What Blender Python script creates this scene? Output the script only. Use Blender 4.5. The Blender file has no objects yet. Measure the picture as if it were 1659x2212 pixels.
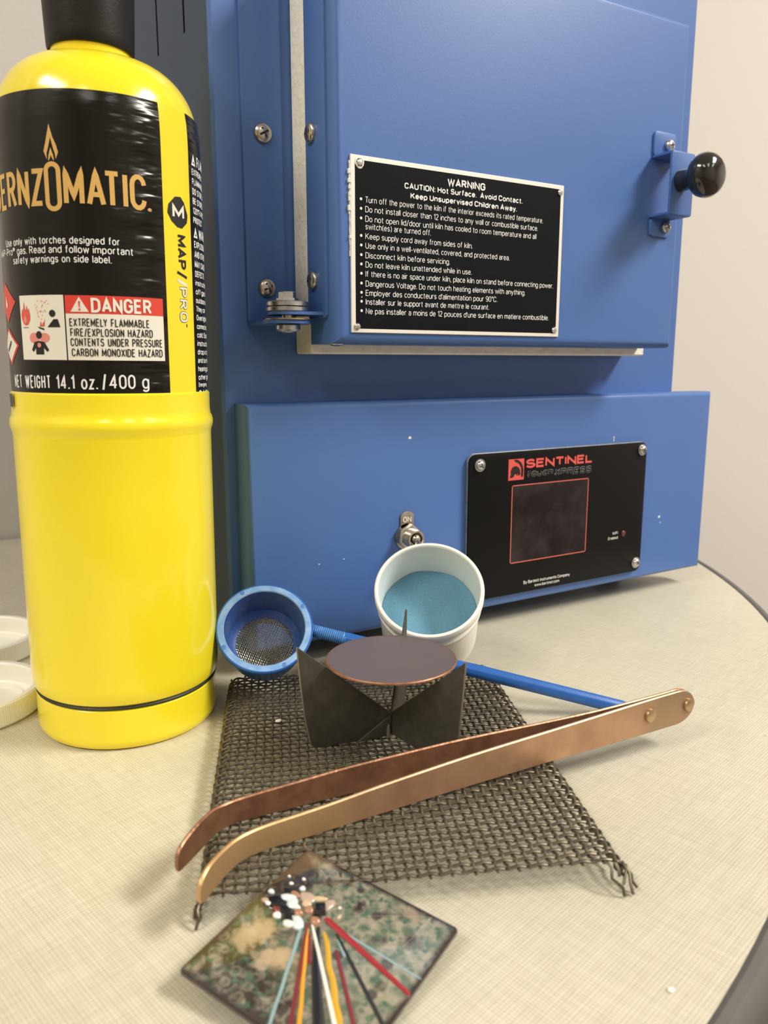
import bpy, bmesh, math, random
from mathutils import Vector, Matrix
random.seed(7)
sc = bpy.context.scene
COL = sc.collection
TZ = 0.73                      # height of the table top above the floor; coordinates below are measured from the table top

# ------------------------------------------------------------------ camera, light, exposure
cam = bpy.data.objects.new('camera', bpy.data.cameras.new('camera'))
COL.objects.link(cam)
_f, _r, _u = Vector((.5025, .8444, -.1859)), Vector((.8593, -.5115, -.0006)), Vector((.0956, .1594, .9826))
_m = Matrix((_r, _u, -_f)).transposed().to_4x4()
_m.translation = Vector((0, 0, .1518 + TZ))
cam.matrix_world = _m
cam.data.sensor_fit = 'HORIZONTAL'
cam.data.sensor_width = 36.0
cam.data.lens = 1700.94 / 1659 * 36
cam.data.clip_start = .01
cam.data.dof.use_dof = True
cam.data.dof.focus_distance = .345
cam.data.dof.aperture_fstop = 36.9 / 1.7
sc.camera = cam

sc.view_settings.view_transform = 'Standard'
sc.view_settings.look = 'None'
sc.view_settings.exposure = 0.40
sc.cycles.sample_clamp_indirect = 3.0
sc.cycles.blur_glossy = .6
sc.cycles.caustics_reflective = False
sc.view_settings.gamma = 1.0
sc.view_settings.use_curve_mapping = False
w = bpy.data.worlds.new('room_air')
w.use_nodes = True
w.node_tree.nodes['Background'].inputs[0].default_value = (1, .93, .82, 1)
w.node_tree.nodes['Background'].inputs[1].default_value = .08
sc.world = w

LAMPS = [  # x, y, power of the ceiling troffers (they hang just under the ceiling)
    (1.70, -1.05, 84), (-.95, -1.75, 9), (-1.55, -.25, 31), (1.75, -2.55, 8), (.35, -2.35, 7)]
CEIL = 1.92
for i, (x, y, p) in enumerate(LAMPS):
    L = bpy.data.lights.new('ceiling_panel_light', 'AREA')
    L.shape = 'RECTANGLE'; L.size = .56; L.size_y = 1.16; L.energy = p; L.color = (1, .955, .875)
    o = bpy.data.objects.new('ceiling_panel_light', L)
    o.location = (x, y, CEIL - .06 + TZ)
    COL.objects.link(o)

# ------------------------------------------------------------------ materials
def mat(name, color=(.8, .8, .8), rough=.5, metal=0., spec=.5, coat=0., coat_rough=.05, noise=None, bump=None, trans=0., sss=0.):
    """noise: (scale, detail, colour2, amount, lo, hi); bump: (scale, strength, distance)"""
    m = bpy.data.materials.new(name); m.use_nodes = True
    nt = m.node_tree; b = nt.nodes['Principled BSDF']
    b.inputs['Base Color'].default_value = (*color, 1)
    b.inputs['Roughness'].default_value = rough
    b.inputs['Metallic'].default_value = metal
    b.inputs['Specular IOR Level'].default_value = spec
    b.inputs['Coat Weight'].default_value = coat
    b.inputs['Coat Roughness'].default_value = coat_rough
    if trans: b.inputs['Transmission Weight'].default_value = trans
    if sss:
        b.inputs['Subsurface Weight'].default_value = sss
        b.inputs['Subsurface Radius'].default_value = (.006, .005, .004)
        b.inputs['Subsurface Scale'].default_value = 1
    tc = nt.nodes.new('ShaderNodeTexCoord')
    if noise:
        s, d, c2, amt, lo, hi = noise
        n = nt.nodes.new('ShaderNodeTexNoise'); n.inputs['Scale'].default_value = s; n.inputs['Detail'].default_value = d
        nt.links.new(tc.outputs['Object'], n.inputs['Vector'])
        r = nt.nodes.new('ShaderNodeMapRange'); r.inputs[1].default_value = lo; r.inputs[2].default_value = hi
        r.inputs[3].default_value = 0; r.inputs[4].default_value = amt
        nt.links.new(n.outputs['Fac'], r.inputs[0])
        x = nt.nodes.new('ShaderNodeMix'); x.data_type = 'RGBA'
        x.inputs[6].default_value = (*color, 1); x.inputs[7].default_value = (*c2, 1)
        nt.links.new(r.outputs[0], x.inputs[0]); nt.links.new(x.outputs[2], b.inputs['Base Color'])
    if bump:
        s, st, di = bump
        n = nt.nodes.new('ShaderNodeTexNoise'); n.inputs['Scale'].default_value = s; n.inputs['Detail'].default_value = 3
        nt.links.new(tc.outputs['Object'], n.inputs['Vector'])
        bp = nt.nodes.new('ShaderNodeBump'); bp.inputs['Strength'].default_value = st; bp.inputs['Distance'].default_value = di
        nt.links.new(n.outputs['Fac'], bp.inputs['Height']); nt.links.new(bp.outputs[0], b.inputs['Normal'])
    return m

M = {}
M['wall'] = mat('painted_wall', (.60, .553, .508), .85, bump=(220, .12, .002))
M['wallgrey'] = mat('painted_wall_grey', (.40, .37, .33), .85)
M['ceil'] = mat('ceiling_tile', (.80, .78, .74), .9, bump=(90, .2, .003))
M['floor'] = mat('carpet_floor', (.10, .075, .06), .95, noise=(40, 4, (.16, .12, .10), .8, .3, .7), bump=(500, .5, .004))
M['edge'] = mat('vinyl_edge', (.10, .098, .092), .45, noise=(60, 3, (.14, .135, .125), .5, .4, .7))
M['lampframe'] = mat('lamp_frame', (.8, .8, .78), .5)
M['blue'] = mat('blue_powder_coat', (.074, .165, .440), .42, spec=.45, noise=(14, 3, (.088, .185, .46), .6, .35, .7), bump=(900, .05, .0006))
M['blueshade'] = mat('blue_powder_coat_shaded', (.032, .056, .098), .5, spec=.3, bump=(900, .05, .0006))  # darker copy of the blue: the left side's shade is put into the colour
M['slot'] = mat('slot_shade', (.008, .008, .010), .8)  # near-black in place of the shade inside the vent slots
M['fibre'] = mat('ceramic_fibre', (.95, .91, .82), .95, noise=(180, 4, (.84, .79, .68), .6, .45, .7), bump=(420, .5, .0012))
M['steel'] = mat('screw_steel', (.62, .57, .50), .28, 1., noise=(300, 3, (.40, .36, .30), .7, .4, .7))
M['zinc'] = mat('zinc_plate', (.72, .71, .68), .32, 1., noise=(260, 3, (.45, .45, .43), .7, .4, .7))
M['recess'] = mat('recess_shade', (.02, .018, .015), .7)  # near-black painted for the shade in a screw's cross
M['silver'] = mat('anodised_border', (.86, .82, .74), .5, .25)
M['black'] = mat('plate_black', (.0045, .0055, .0075), .55, spec=.10, noise=(60, 4, (.008, .009, .012), .6, .5, .75))
M['print'] = mat('white_print', (.85, .85, .82), .6)
M['panelblack'] = mat('panel_black', (.0065, .0063, .0066), .45, spec=.13, bump=(1200, .04, .0003))
M['red'] = mat('red_print', (.72, .10, .085), .5)
M['redline'] = mat('red_outline', (.60, .13, .10), .5)
M['screen'] = mat('screen_glass', (.014, .010, .011), .15, spec=.4, noise=(70, 5, (.034, .027, .030), .9, .45, .7))
M['greyprint'] = mat('grey_outline_print', (.55, .55, .53), .5)
M['led'] = mat('led_lens', (.13, .030, .028), .25)
M['knob'] = mat('phenolic_knob', (.018, .016, .014), .12, coat=.6)
M['nickel'] = mat('nickel', (.60, .55, .46), .25, 1., noise=(260, 3, (.42, .38, .31), .6, .4, .7))
M['yellow'] = mat('yellow_enamel', (.95, .78, .020), .20, spec=.5, coat=.4, coat_rough=.08)
M['yellowlab'] = mat('yellow_stripe_film', (.92, .74, .016), .28, coat=.2)
M['capblack'] = mat('black_plastic', (.009, .008, .006), .45, spec=.3, bump=(900, .12, .0006))
M['seam'] = mat('seam_black', (.02, .02, .01), .5)
M['gold'] = mat('gold_print', (.72, .44, .12), .4)
M['boxwhite'] = mat('white_print_box', (.86, .82, .70), .4)
M['boxred'] = mat('red_print_box', (.74, .060, .035), .4)
M['pink'] = mat('pink_print', (.80, .28, .24), .4)
M['blackink'] = mat('black_ink', (.015, .012, .010), .4)
M['orangered'] = mat('flame_red_print', (.78, .10, .07), .4)
M['wire'] = mat('dark_steel_wire', (.115, .100, .070), .40, .7, noise=(260, 3, (.20, .17, .115), .8, .4, .7))
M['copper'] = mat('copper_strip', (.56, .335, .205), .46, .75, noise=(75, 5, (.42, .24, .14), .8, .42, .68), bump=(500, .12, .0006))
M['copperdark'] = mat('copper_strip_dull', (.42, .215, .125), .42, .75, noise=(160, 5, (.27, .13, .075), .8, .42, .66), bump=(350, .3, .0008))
def patina(m, x0, x1, col):
    nt = m.node_tree; b = nt.nodes['Principled BSDF']; src = b.inputs['Base Color'].links[0].from_socket
    tc = nt.nodes.new('ShaderNodeTexCoord'); sx = nt.nodes.new('ShaderNodeSeparateXYZ'); nt.links.new(tc.outputs['Object'], sx.inputs[0])
    n = nt.nodes.new('ShaderNodeTexNoise'); n.inputs['Scale'].default_value = 70; nt.links.new(tc.outputs['Object'], n.inputs['Vector'])
    a = nt.nodes.new('ShaderNodeMath'); a.operation = 'MULTIPLY_ADD'; a.inputs[1].default_value = .03; nt.links.new(n.outputs['Fac'], a.inputs[0]); nt.links.new(sx.outputs[0], a.inputs[2])
    r = nt.nodes.new('ShaderNodeMapRange'); r.inputs[1].default_value = x0 + .015; r.inputs[2].default_value = x1 + .015; r.inputs[4].default_value = .9; nt.links.new(a.outputs[0], r.inputs[0])
    x = nt.nodes.new('ShaderNodeMix'); x.data_type = 'RGBA'; x.inputs[7].default_value = (*col, 1)
    nt.links.new(r.outputs[0], x.inputs[0]); nt.links.new(src, x.inputs[6]); nt.links.new(x.outputs[2], b.inputs['Base Color'])
patina(M['copper'], .058, .075, (.40, .27, .165))
patina(M['copper'], -.045, -.075, (.66, .43, .21))
M['brass'] = mat('rivet_bronze', (.52, .36, .20), .38, .85, noise=(200, 3, (.40, .27, .15), .7, .4, .7))
M['trivet'] = mat('scaled_steel', (.068, .062, .046), .48, .35, noise=(190, 5, (.105, .095, .070), .7, .45, .72), bump=(300, .15, .0006))
M['trivetedge'] = mat('worn_steel_edge', (.30, .27, .20), .45, .7)
M['disc'] = mat('fired_copper_scale', (.125, .098, .105), .42, spec=.5, noise=(60, 4, (.145, .098, .088), .6, .42, .7), bump=(900, .1, .0004))
M['discedge'] = mat('copper_edge', (.36, .17, .09), .45, .5, noise=(300, 3, (.20, .10, .06), .8, .4, .7))
M['jar'] = mat('white_jar_plastic', (.93, .90, .81), .38, sss=.12)
M['jarin'] = mat('white_jar_inside', (.78, .80, .76), .45, noise=(40, 4, (.66, .76, .78), .8, .45, .68))
M['powder'] = mat('blue_enamel_powder', (.095, .25, .36), .95, noise=(2600, 2, (.16, .34, .45), .9, .35, .65), bump=(1500, .5, .0006))
M['sieveblue'] = mat('blue_plastic', (.020, .115, .42), .32, sss=0, noise=(120, 4, (.035, .15, .47), .6, .45, .7))
M['sieverim'] = mat('blue_plastic_rim_dusty', (.16, .32, .62), .5, noise=(170, 5, (.30, .46, .70), .8, .42, .68))
M['sievein'] = mat('blue_plastic_inside', (.035, .095, .30), .4, noise=(150, 5, (.13, .16, .30), .6, .52, .72))
M['pin'] = mat('blue_pin_mark', (.07, .20, .50), .4)
M['ribblue'] = mat('blue_plastic_collar', (.075, .235, .55), .42, noise=(400, 4, (.14, .32, .62), .7, .45, .7))
M['sievewire'] = mat('fine_wire', (.72, .68, .58), .3, 1.)
M['lid'] = mat('white_lid_plastic', (.94, .92, .82), .4, sss=.1)
M['crumb'] = mat('white_flake', (.85, .82, .74), .6)

def linen(name):
    """cream laminate with a printed linen weave"""
    m = mat(name, (.74, .655, .485), .42, spec=.4)
    nt = m.node_tree; b = nt.nodes['Principled BSDF']
    tc = nt.nodes.new('ShaderNodeTexCoord')
    facs = []
    for ang, sx in ((math.radians(-14), 0), (math.radians(76), 1)):
        mp = nt.nodes.new('ShaderNodeMapping'); mp.inputs['Rotation'].default_value = (0, 0, ang)
        nt.links.new(tc.outputs['Object'], mp.inputs['Vector'])
        # individual threads: stretched noise along the thread and a regular wave across it
        st = nt.nodes.new('ShaderNodeMapping'); st.inputs['Scale'].default_value = (70, 1500, 1)
        nt.links.new(mp.outputs[0], st.inputs['Vector'])
        n = nt.nodes.new('ShaderNodeTexNoise'); n.inputs['Scale'].default_value = 1; n.inputs['Detail'].default_value = 2
        nt.links.new(st.outputs[0], n.inputs['Vector'])
        wv = nt.nodes.new('ShaderNodeTexWave'); wv.wave_type = 'BANDS'; wv.bands_direction = 'Y'
        wv.inputs['Scale'].default_value = 300; wv.inputs['Distortion'].default_value = .6; wv.inputs['Detail'].default_value = 1
        wv.inputs['Detail Scale'].default_value = .2
        nt.links.new(mp.outputs[0], wv.inputs['Vector'])
        ad = nt.nodes.new('ShaderNodeMath'); ad.operation = 'MULTIPLY_ADD'; ad.inputs[1].default_value = .55
        nt.links.new(wv.outputs['Fac'], ad.inputs[0]); nt.links.new(n.outputs['Fac'], ad.inputs[2])
        facs.append(ad)
    sm = nt.nodes.new('ShaderNodeMath'); sm.operation = 'ADD'
    nt.links.new(facs[0].outputs[0], sm.inputs[0]); nt.links.new(facs[1].outputs[0], sm.inputs[1])
    r = nt.nodes.new('ShaderNodeMapRange'); r.inputs[1].default_value = 1.0; r.inputs[2].default_value = 2.1
    nt.links.new(sm.outputs[0], r.inputs[0])
    x = nt.nodes.new('ShaderNodeMix'); x.data_type = 'RGBA'
    x.inputs[6].default_value = (.475, .432, .318, 1); x.inputs[7].default_value = (.70, .655, .52, 1)
    nt.links.new(r.outputs[0], x.inputs[0])
    # broad faint wear
    n2 = nt.nodes.new('ShaderNodeTexNoise'); n2.inputs['Scale'].default_value = 9; n2.inputs['Detail'].default_value = 4
    nt.links.new(tc.outputs['Object'], n2.inputs['Vector'])
    r2 = nt.nodes.new('ShaderNodeMapRange'); r2.inputs[1].default_value = .35; r2.inputs[2].default_value = .7; r2.inputs[3].default_value = .93; r2.inputs[4].default_value = 1.03
    nt.links.new(n2.outputs['Fac'], r2.inputs[0])
    mu = nt.nodes.new('ShaderNodeMix'); mu.data_type = 'RGBA'; mu.blend_type = 'MULTIPLY'; mu.inputs[0].default_value = 1
    nt.links.new(x.outputs[2], mu.inputs[6]); nt.links.new(r2.outputs[0], mu.inputs[7])
    # small grey specks of dirt
    n3 = nt.nodes.new('ShaderNodeTexVoronoi'); n3.inputs['Scale'].default_value = 55
    nt.links.new(tc.outputs['Object'], n3.inputs['Vector'])
    r3 = nt.nodes.new('ShaderNodeMapRange'); r3.inputs[1].default_value = .035; r3.inputs[2].default_value = .06; r3.inputs[3].default_value = .45; r3.inputs[4].default_value = 0
    nt.links.new(n3.outputs['Distance'], r3.inputs[0])
    sp = nt.nodes.new('ShaderNodeMix'); sp.data_type = 'RGBA'; sp.inputs[7].default_value = (.30, .26, .19, 1)
    nt.links.new(r3.outputs[0], sp.inputs[0]); nt.links.new(mu.outputs[2], sp.inputs[6])
    nt.links.new(sp.outputs[2], b.inputs['Base Color'])
    bp = nt.nodes.new('ShaderNodeBump'); bp.inputs['Strength'].default_value = .12; bp.inputs['Distance'].default_value = .0004
    nt.links.new(sm.outputs[0], bp.inputs['Height']); nt.links.new(bp.outputs[0], b.inputs['Normal'])
    return m
M['linen'] = linen('linen_laminate')

def label_black():
    m = mat('black_label_film', (.0080, .0070, .0045), .20, spec=.38)
    nt = m.node_tree; b = nt.nodes['Principled BSDF']
    tc = nt.nodes.new('ShaderNodeTexCoord')
    mp = nt.nodes.new('ShaderNodeMapping'); mp.inputs['Scale'].default_value = (26, 26, 120)
    nt.links.new(tc.outputs['Object'], mp.inputs['Vector'])
    n = nt.nodes.new('ShaderNodeTexNoise'); n.inputs['Scale'].default_value = 1; n.inputs['Detail'].default_value = 3
    nt.links.new(mp.outputs[0], n.inputs['Vector'])
    bp = nt.nodes.new('ShaderNodeBump'); bp.inputs['Strength'].default_value = .7; bp.inputs['Distance'].default_value = .0030
    sx = nt.nodes.new('ShaderNodeSeparateXYZ'); nt.links.new(tc.outputs['Object'], sx.inputs[0])
    mr = nt.nodes.new('ShaderNodeMapRange'); mr.inputs[1].default_value = -.012; mr.inputs[2].default_value = .006; mr.inputs[3].default_value = .12; mr.inputs[4].default_value = .85
    nt.links.new(sx.outputs[0], mr.inputs[0]); nt.links.new(mr.outputs[0], bp.inputs['Strength'])
    nt.links.new(n.outputs['Fac'], bp.inputs['Height']); nt.links.new(bp.outputs[0], b.inputs['Normal'])
    return m
M['label'] = label_black()

def enamel():
    m = mat('mottled_enamel', (.2, .2, .15), .16, spec=.6, coat=.8, coat_rough=.03)
    nt = m.node_tree; b = nt.nodes['Principled BSDF']; L = nt.links.new
    tc = nt.nodes.new('ShaderNodeTexCoord'); P = tc.outputs['Object']
    def noise(s, d, dist=0):
        n = nt.nodes.new('ShaderNodeTexNoise'); n.inputs['Scale'].default_value = s; n.inputs['Detail'].default_value = d
        n.inputs['Distortion'].default_value = dist; L(P, n.inputs['Vector']); return n.outputs['Fac']
    def rng(src, a, b_, c=0., d=1.):
        r = nt.nodes.new('ShaderNodeMapRange'); r.inputs[1].default_value = a; r.inputs[2].default_value = b_
        r.inputs[3].default_value = c; r.inputs[4].default_value = d; L(src, r.inputs[0]); return r.outputs[0]
    def mix(f, a, c):
        x = nt.nodes.new('ShaderNodeMix'); x.data_type = 'RGBA'
        for sck, v in ((0, f), (6, a), (7, c)):
            if isinstance(v, tuple): x.inputs[sck].default_value = (*v, 1)
            elif isinstance(v, float): x.inputs[sck].default_value = v
            else: L(v, x.inputs[sck])
        return x.outputs[2]
    sep = nt.nodes.new('ShaderNodeSeparateXYZ'); L(P, sep.inputs[0])
    X, Y = sep.outputs[0], sep.outputs[1]
    def op(o, a, c):
        n = nt.nodes.new('ShaderNodeMath'); n.operation = o
        for i, v in enumerate((a, c)):
            if isinstance(v, float): n.inputs[i].default_value = v
            else: L(v, n.inputs[i])
        return n.outputs[0]
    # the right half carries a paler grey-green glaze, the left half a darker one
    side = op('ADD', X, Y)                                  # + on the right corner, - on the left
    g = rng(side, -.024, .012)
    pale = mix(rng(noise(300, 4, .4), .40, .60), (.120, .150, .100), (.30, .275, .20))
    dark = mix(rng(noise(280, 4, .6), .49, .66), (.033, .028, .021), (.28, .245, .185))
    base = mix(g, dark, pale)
    green = mix(rng(noise(420, 3, .5), .53, .62), base, (.065, .125, .080))
    # ring-shaped bubbles
    v = nt.nodes.new('ShaderNodeTexVoronoi'); v.inputs['Scale'].default_value = 260; v.inputs['Randomness'].default_value = 1
    L(P, v.inputs['Vector'])
    ring = op('MULTIPLY', rng(v.outputs['Distance'], .22, .30), rng(v.outputs['Distance'], .46, .36))
    green = mix(op('MULTIPLY', ring, .30), green, (.42, .38, .28))
    v2 = nt.nodes.new('ShaderNodeTexVoronoi'); v2.inputs['Scale'].default_value = 105; L(P, v2.inputs['Vector'])
    green = mix(rng(v2.outputs['Distance'], .20, .14, 0., .85), green, (.040, .028, .024))
    # beige patches at their places on the tile (local mm)
    def blob(src, px, py, r, col, amt=.95):
        d = nt.nodes.new('ShaderNodeVectorMath'); d.operation = 'DISTANCE'; d.inputs[1].default_value = (px / 1000, -py / 1000, 0)
        L(P, d.inputs[0])
        k = op('ADD', d.outputs['Value'], op('MULTIPLY', noise(420, 2), .006))
        return mix(rng(k, r / 1000 + .0042, r / 1000 + .0016, 0., amt), src, col)
    for q in ((8, 31, 3.6), (9, 28.5, 2.6), (6.6, 34.2, 3.0), (17.5, 34.3, 3.2), (15.0, 36, 2.4), (19.5, 32.4, 2.6)):
        green = blob(green, *q, (.46, .335, .205), .85)
    for q in ((4, 4, 2.4), (14, 3.0, 1.8), (38, 2.6, 2.2)):
        green = blob(green, *q, (.40, .27, .19), .6)
    for q in ((12.8, 7, 1.5), (25.5, 9.5, 1.4), (24.2, 8.4, .8), (32.2, 7.3, .9), (35.4, 5.0, .5), (33.8, 16.1, .5), (36.1, 14.1, .5), (42.4, 10.7, 1.9), (6.8, 6.6, .7), (17.4, 4.4, .9), (42.2, 26.1, 1.2)):
        green = blob(green, *q, (.035, .024, .020))
    green = blob(green, 12.9, 7.1, .25, (.45, .36, .26))
    # burnt dark border
    e = op('MINIMUM', op('MINIMUM', X, op('MULTIPLY', Y, -1.)), op('MINIMUM', op('SUBTRACT', .05063, X), op('ADD', Y, .05063)))
    e = op('ADD', e, op('MULTIPLY', noise(260, 3), -.0024))
    green = mix(rng(e, -.0006, .0010, 1., 0.), green, (.030, .020, .018))
    # top-left shoulder is bare and dark
    d = nt.nodes.new('ShaderNodeVectorMath'); d.operation = 'DISTANCE'; d.inputs[1].default_value = (.0005, -.011, 0); L(P, d.inputs[0])
    green = mix(rng(op('ADD', d.outputs['Value'], op('MULTIPLY', noise(300, 3), .006)), .0140, .0110, 0., .9), green, (.030, .020, .016))
    L(green, b.inputs['Base Color'])
    bp = nt.nodes.new('ShaderNodeBump'); bp.inputs['Strength'].default_value = .25; bp.inputs['Distance'].default_value = .0006
    L(noise(260, 2), bp.inputs['Height']); L(bp.outputs[0], b.inputs['Normal'])
    return m
M['enamel'] = enamel()
for nm, c in dict(gred=(.36, .022, .028), gdred=(.20, .018, .022), gorange=(.80, .36, .02), gyellow=(.62, .36, .02), gwhite=(.90, .86, .76), gblack=(.012, .011, .010), glblue=(.27, .40, .42), gbrown=(.40, .20, .11), gpale=(.66, .74, .74), gpink=(.50, .36, .28), gcream=(.62, .47, .30)).items():
    M[nm] = mat('glass_' + nm[1:], c, .12, spec=.6, coat=.7)

# ------------------------------------------------------------------ object helpers
WM = {}                                           # table-frame matrix of every root
def tag(o, label=None, cat=None, group=None, kind=None):
    if label: o['label'] = label
    if cat: o['category'] = cat
    if group: o['group'] = group
    if kind: o['kind'] = kind
    return o
def thing(name, label, cat, loc=(0, 0, 0), rot=None, group=None):
    o = bpy.data.objects.new(name, None); COL.objects.link(o)
    o.empty_display_size = .02
    m = rot.to_4x4() if rot is not None else Matrix.Identity(4)
    m.translation = Vector(loc)
    w_ = m.copy(); w_.translation.z += TZ
    o.matrix_world = w_
    WM[o.name] = m
    return tag(o, label, cat, group)
def root_of(o):
    while o.parent: o = o.parent
    return o
def obj(name, bm, m, parent=None, local=False, loc=(0, 0, 0), smooth=35, tri=False):
    """one mesh object from a bmesh; table-frame coordinates unless local (the root's own frame)"""
    if tri: bmesh.ops.triangulate(bm, faces=bm.faces[:])
    me = bpy.data.meshes.new(name)
    if parent is not None:
        if not local: bm.transform(WM[root_of(parent).name].inverted())
    else:
        bm.transform(Matrix.Translation(-Vector(loc)))
    bm.normal_update()
    bm.to_mesh(me); bm.free()
    for mm in (m if isinstance(m, (list, tuple)) else [m]): me.materials.append(mm)
    if smooth:
        me.polygons.foreach_set('use_smooth', [True] * len(me.polygons))
        me.set_sharp_from_angle(angle=math.radians(smooth))
    o = bpy.data.objects.new(name, me); COL.objects.link(o)
    if parent is not None: o.parent = parent
    else: o.location = (loc[0], loc[1], loc[2] + TZ)
    return o
def BM(): return bmesh.new()
def box(bm, a, b, bev=0, seg=2):
    x0, y0, z0 = a; x1, y1, z1 = b
    t = bmesh.new()
    v = [t.verts.new(p) for p in ((x0, y0, z0), (x1, y0, z0), (x1, y1, z0), (x0, y1, z0), (x0, y0, z1), (x1, y0, z1), (x1, y1, z1), (x0, y1, z1))]
    for f in ((0, 3, 2, 1), (4, 5, 6, 7), (0, 1, 5, 4), (1, 2, 6, 5), (2, 3, 7, 6), (3, 0, 4, 7)): t.faces.new([v[i] for i in f])
    if bev: bmesh.ops.bevel(t, geom=t.edges[:], offset=bev, segments=seg, profile=.5, affect='EDGES')
    join(bm, t); return bm
def join(bm, t):
    me = bpy.data.meshes.new('tmp'); t.to_mesh(me); t.free(); bm.from_mesh(me); bpy.data.meshes.remove(me)
def frame(axis):
    a = Vector(axis).normalized()
    x = a.orthogonal().normalized() if abs(a.z) > .999 else Vector((0, 0, 1)).cross(a).normalized()
    return x, a.cross(x), a
def lathe(bm, prof, n=64, o=(0, 0, 0), axis=(0, 0, 1), a0=0, cap0=False, cap1=False):
    """prof: list of (r, h)"""
    x, y, a = frame(axis); o = Vector(o); rings = []
    for r, h in prof:
        if r < 1e-7: rings.append([bm.verts.new(o + a * h)])
        else: rings.append([bm.verts.new(o + a * h + x * (r * math.cos(a0 + 2 * math.pi * i / n)) + y * (r * math.sin(a0 + 2 * math.pi * i / n))) for i in range(n)])
    for A, B in zip(rings, rings[1:]):
        for i in range(n):
            j = (i + 1) % n
            if len(A) == 1 and len(B) == 1: continue
            if len(A) == 1: bm.faces.new((A[0], B[j], B[i]))
            elif len(B) == 1: bm.faces.new((A[i], A[j], B[0]))
            else: bm.faces.new((A[i], A[j], B[j], B[i]))
    if cap0 and len(rings[0]) > 1: bm.faces.new(rings[0][::-1])
    if cap1 and len(rings[-1]) > 1: bm.faces.new(rings[-1])
    return bm
def tube(bm, pts, r, n=8, caps=True, flat=1., up=None):
    """sweep a circle (or an ellipse squashed by flat along `up`) along pts; r may be a list"""
    pts = [Vector(p) for p in pts]; rings = []
    prev = None
    for i, p in enumerate(pts):
        d = (pts[min(i + 1, len(pts) - 1)] - pts[max(i - 1, 0)]).normalized()
        if up is not None: y = Vector(up); x = d.cross(y).normalized(); y = x.cross(d)
        else:
            if prev is None: x = d.orthogonal().normalized()
            else: x = (prev - d * prev.dot(d)).normalized()
            prev = x; y = d.cross(x)
        rr = r[i] if isinstance(r, (list, tuple)) else r
        rings.append([bm.verts.new(p + x * (rr * math.cos(2 * math.pi * k / n)) + y * (rr * flat * math.sin(2 * math.pi * k / n))) for k in range(n)])
    for A, B in zip(rings, rings[1:]):
        for k in range(n): bm.faces.new((A[k], A[(k + 1) % n], B[(k + 1) % n], B[k]))
    if caps: bm.faces.new(rings[0][::-1]); bm.faces.new(rings[-1])
    return bm
def prism(bm, outline, fn, t0, t1, bev=0):
    """extrude a 2-D outline; fn(u, v, t) -> point"""
    t = bmesh.new()
    A = [t.verts.new(fn(u, v, t0)) for u, v in outline]; B = [t.verts.new(fn(u, v, t1)) for u, v in outline]
    f0 = t.faces.new(A[::-1]); f1 = t.faces.new(B)
    n = len(A)
    for i in range(n): t.faces.new((A[i], A[(i + 1) % n], B[(i + 1) % n], B[i]))
    bmesh.ops.recalc_face_normals(t, faces=t.faces[:])
    if bev: bmesh.ops.bevel(t, geom=list(f1.edges), offset=bev, segments=2, profile=.5, affect='EDGES')
    join(bm, t); return bm
def rrect(x0, x1, y0, y1, r, n=6):
    o = []
    for cx, cy, a in ((x1 - r, y1 - r, 0), (x0 + r, y1 - r, 90), (x0 + r, y0 + r, 180), (x1 - r, y0 + r, 270)):
        for k in range(n + 1):
            t = math.radians(a + 90 * k / n); o.append((cx + r * math.cos(t), cy + r * math.sin(t)))
    return o
def circ(cx, cy, r, n=24, ry=None):
    return [(cx + r * math.cos(2 * math.pi * i / n), cy + (ry or r) * math.sin(2 * math.pi * i / n)) for i in range(n)]
def fill(bm, outlines, fn):
    """flat polygons (triangulated, finely split) mapped by fn(u, v) -> point"""
    t = bmesh.new()
    for o in outlines:
        t.faces.new([t.verts.new((u, v, 0)) for u, v in o])
    bmesh.ops.triangulate(t, faces=t.faces[:])
    for _ in range(3):
        ed = [e for e in t.edges if e.calc_length() > .0022]
        if not ed: break
        bmesh.ops.subdivide_edges(t, edges=ed, cuts=1)
        bmesh.ops.triangulate(t, faces=[f for f in t.faces if len(f.verts) > 3])
    for v in t.verts: v.co = Vector(fn(v.co.x, v.co.y))
    join(bm, t)
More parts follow.
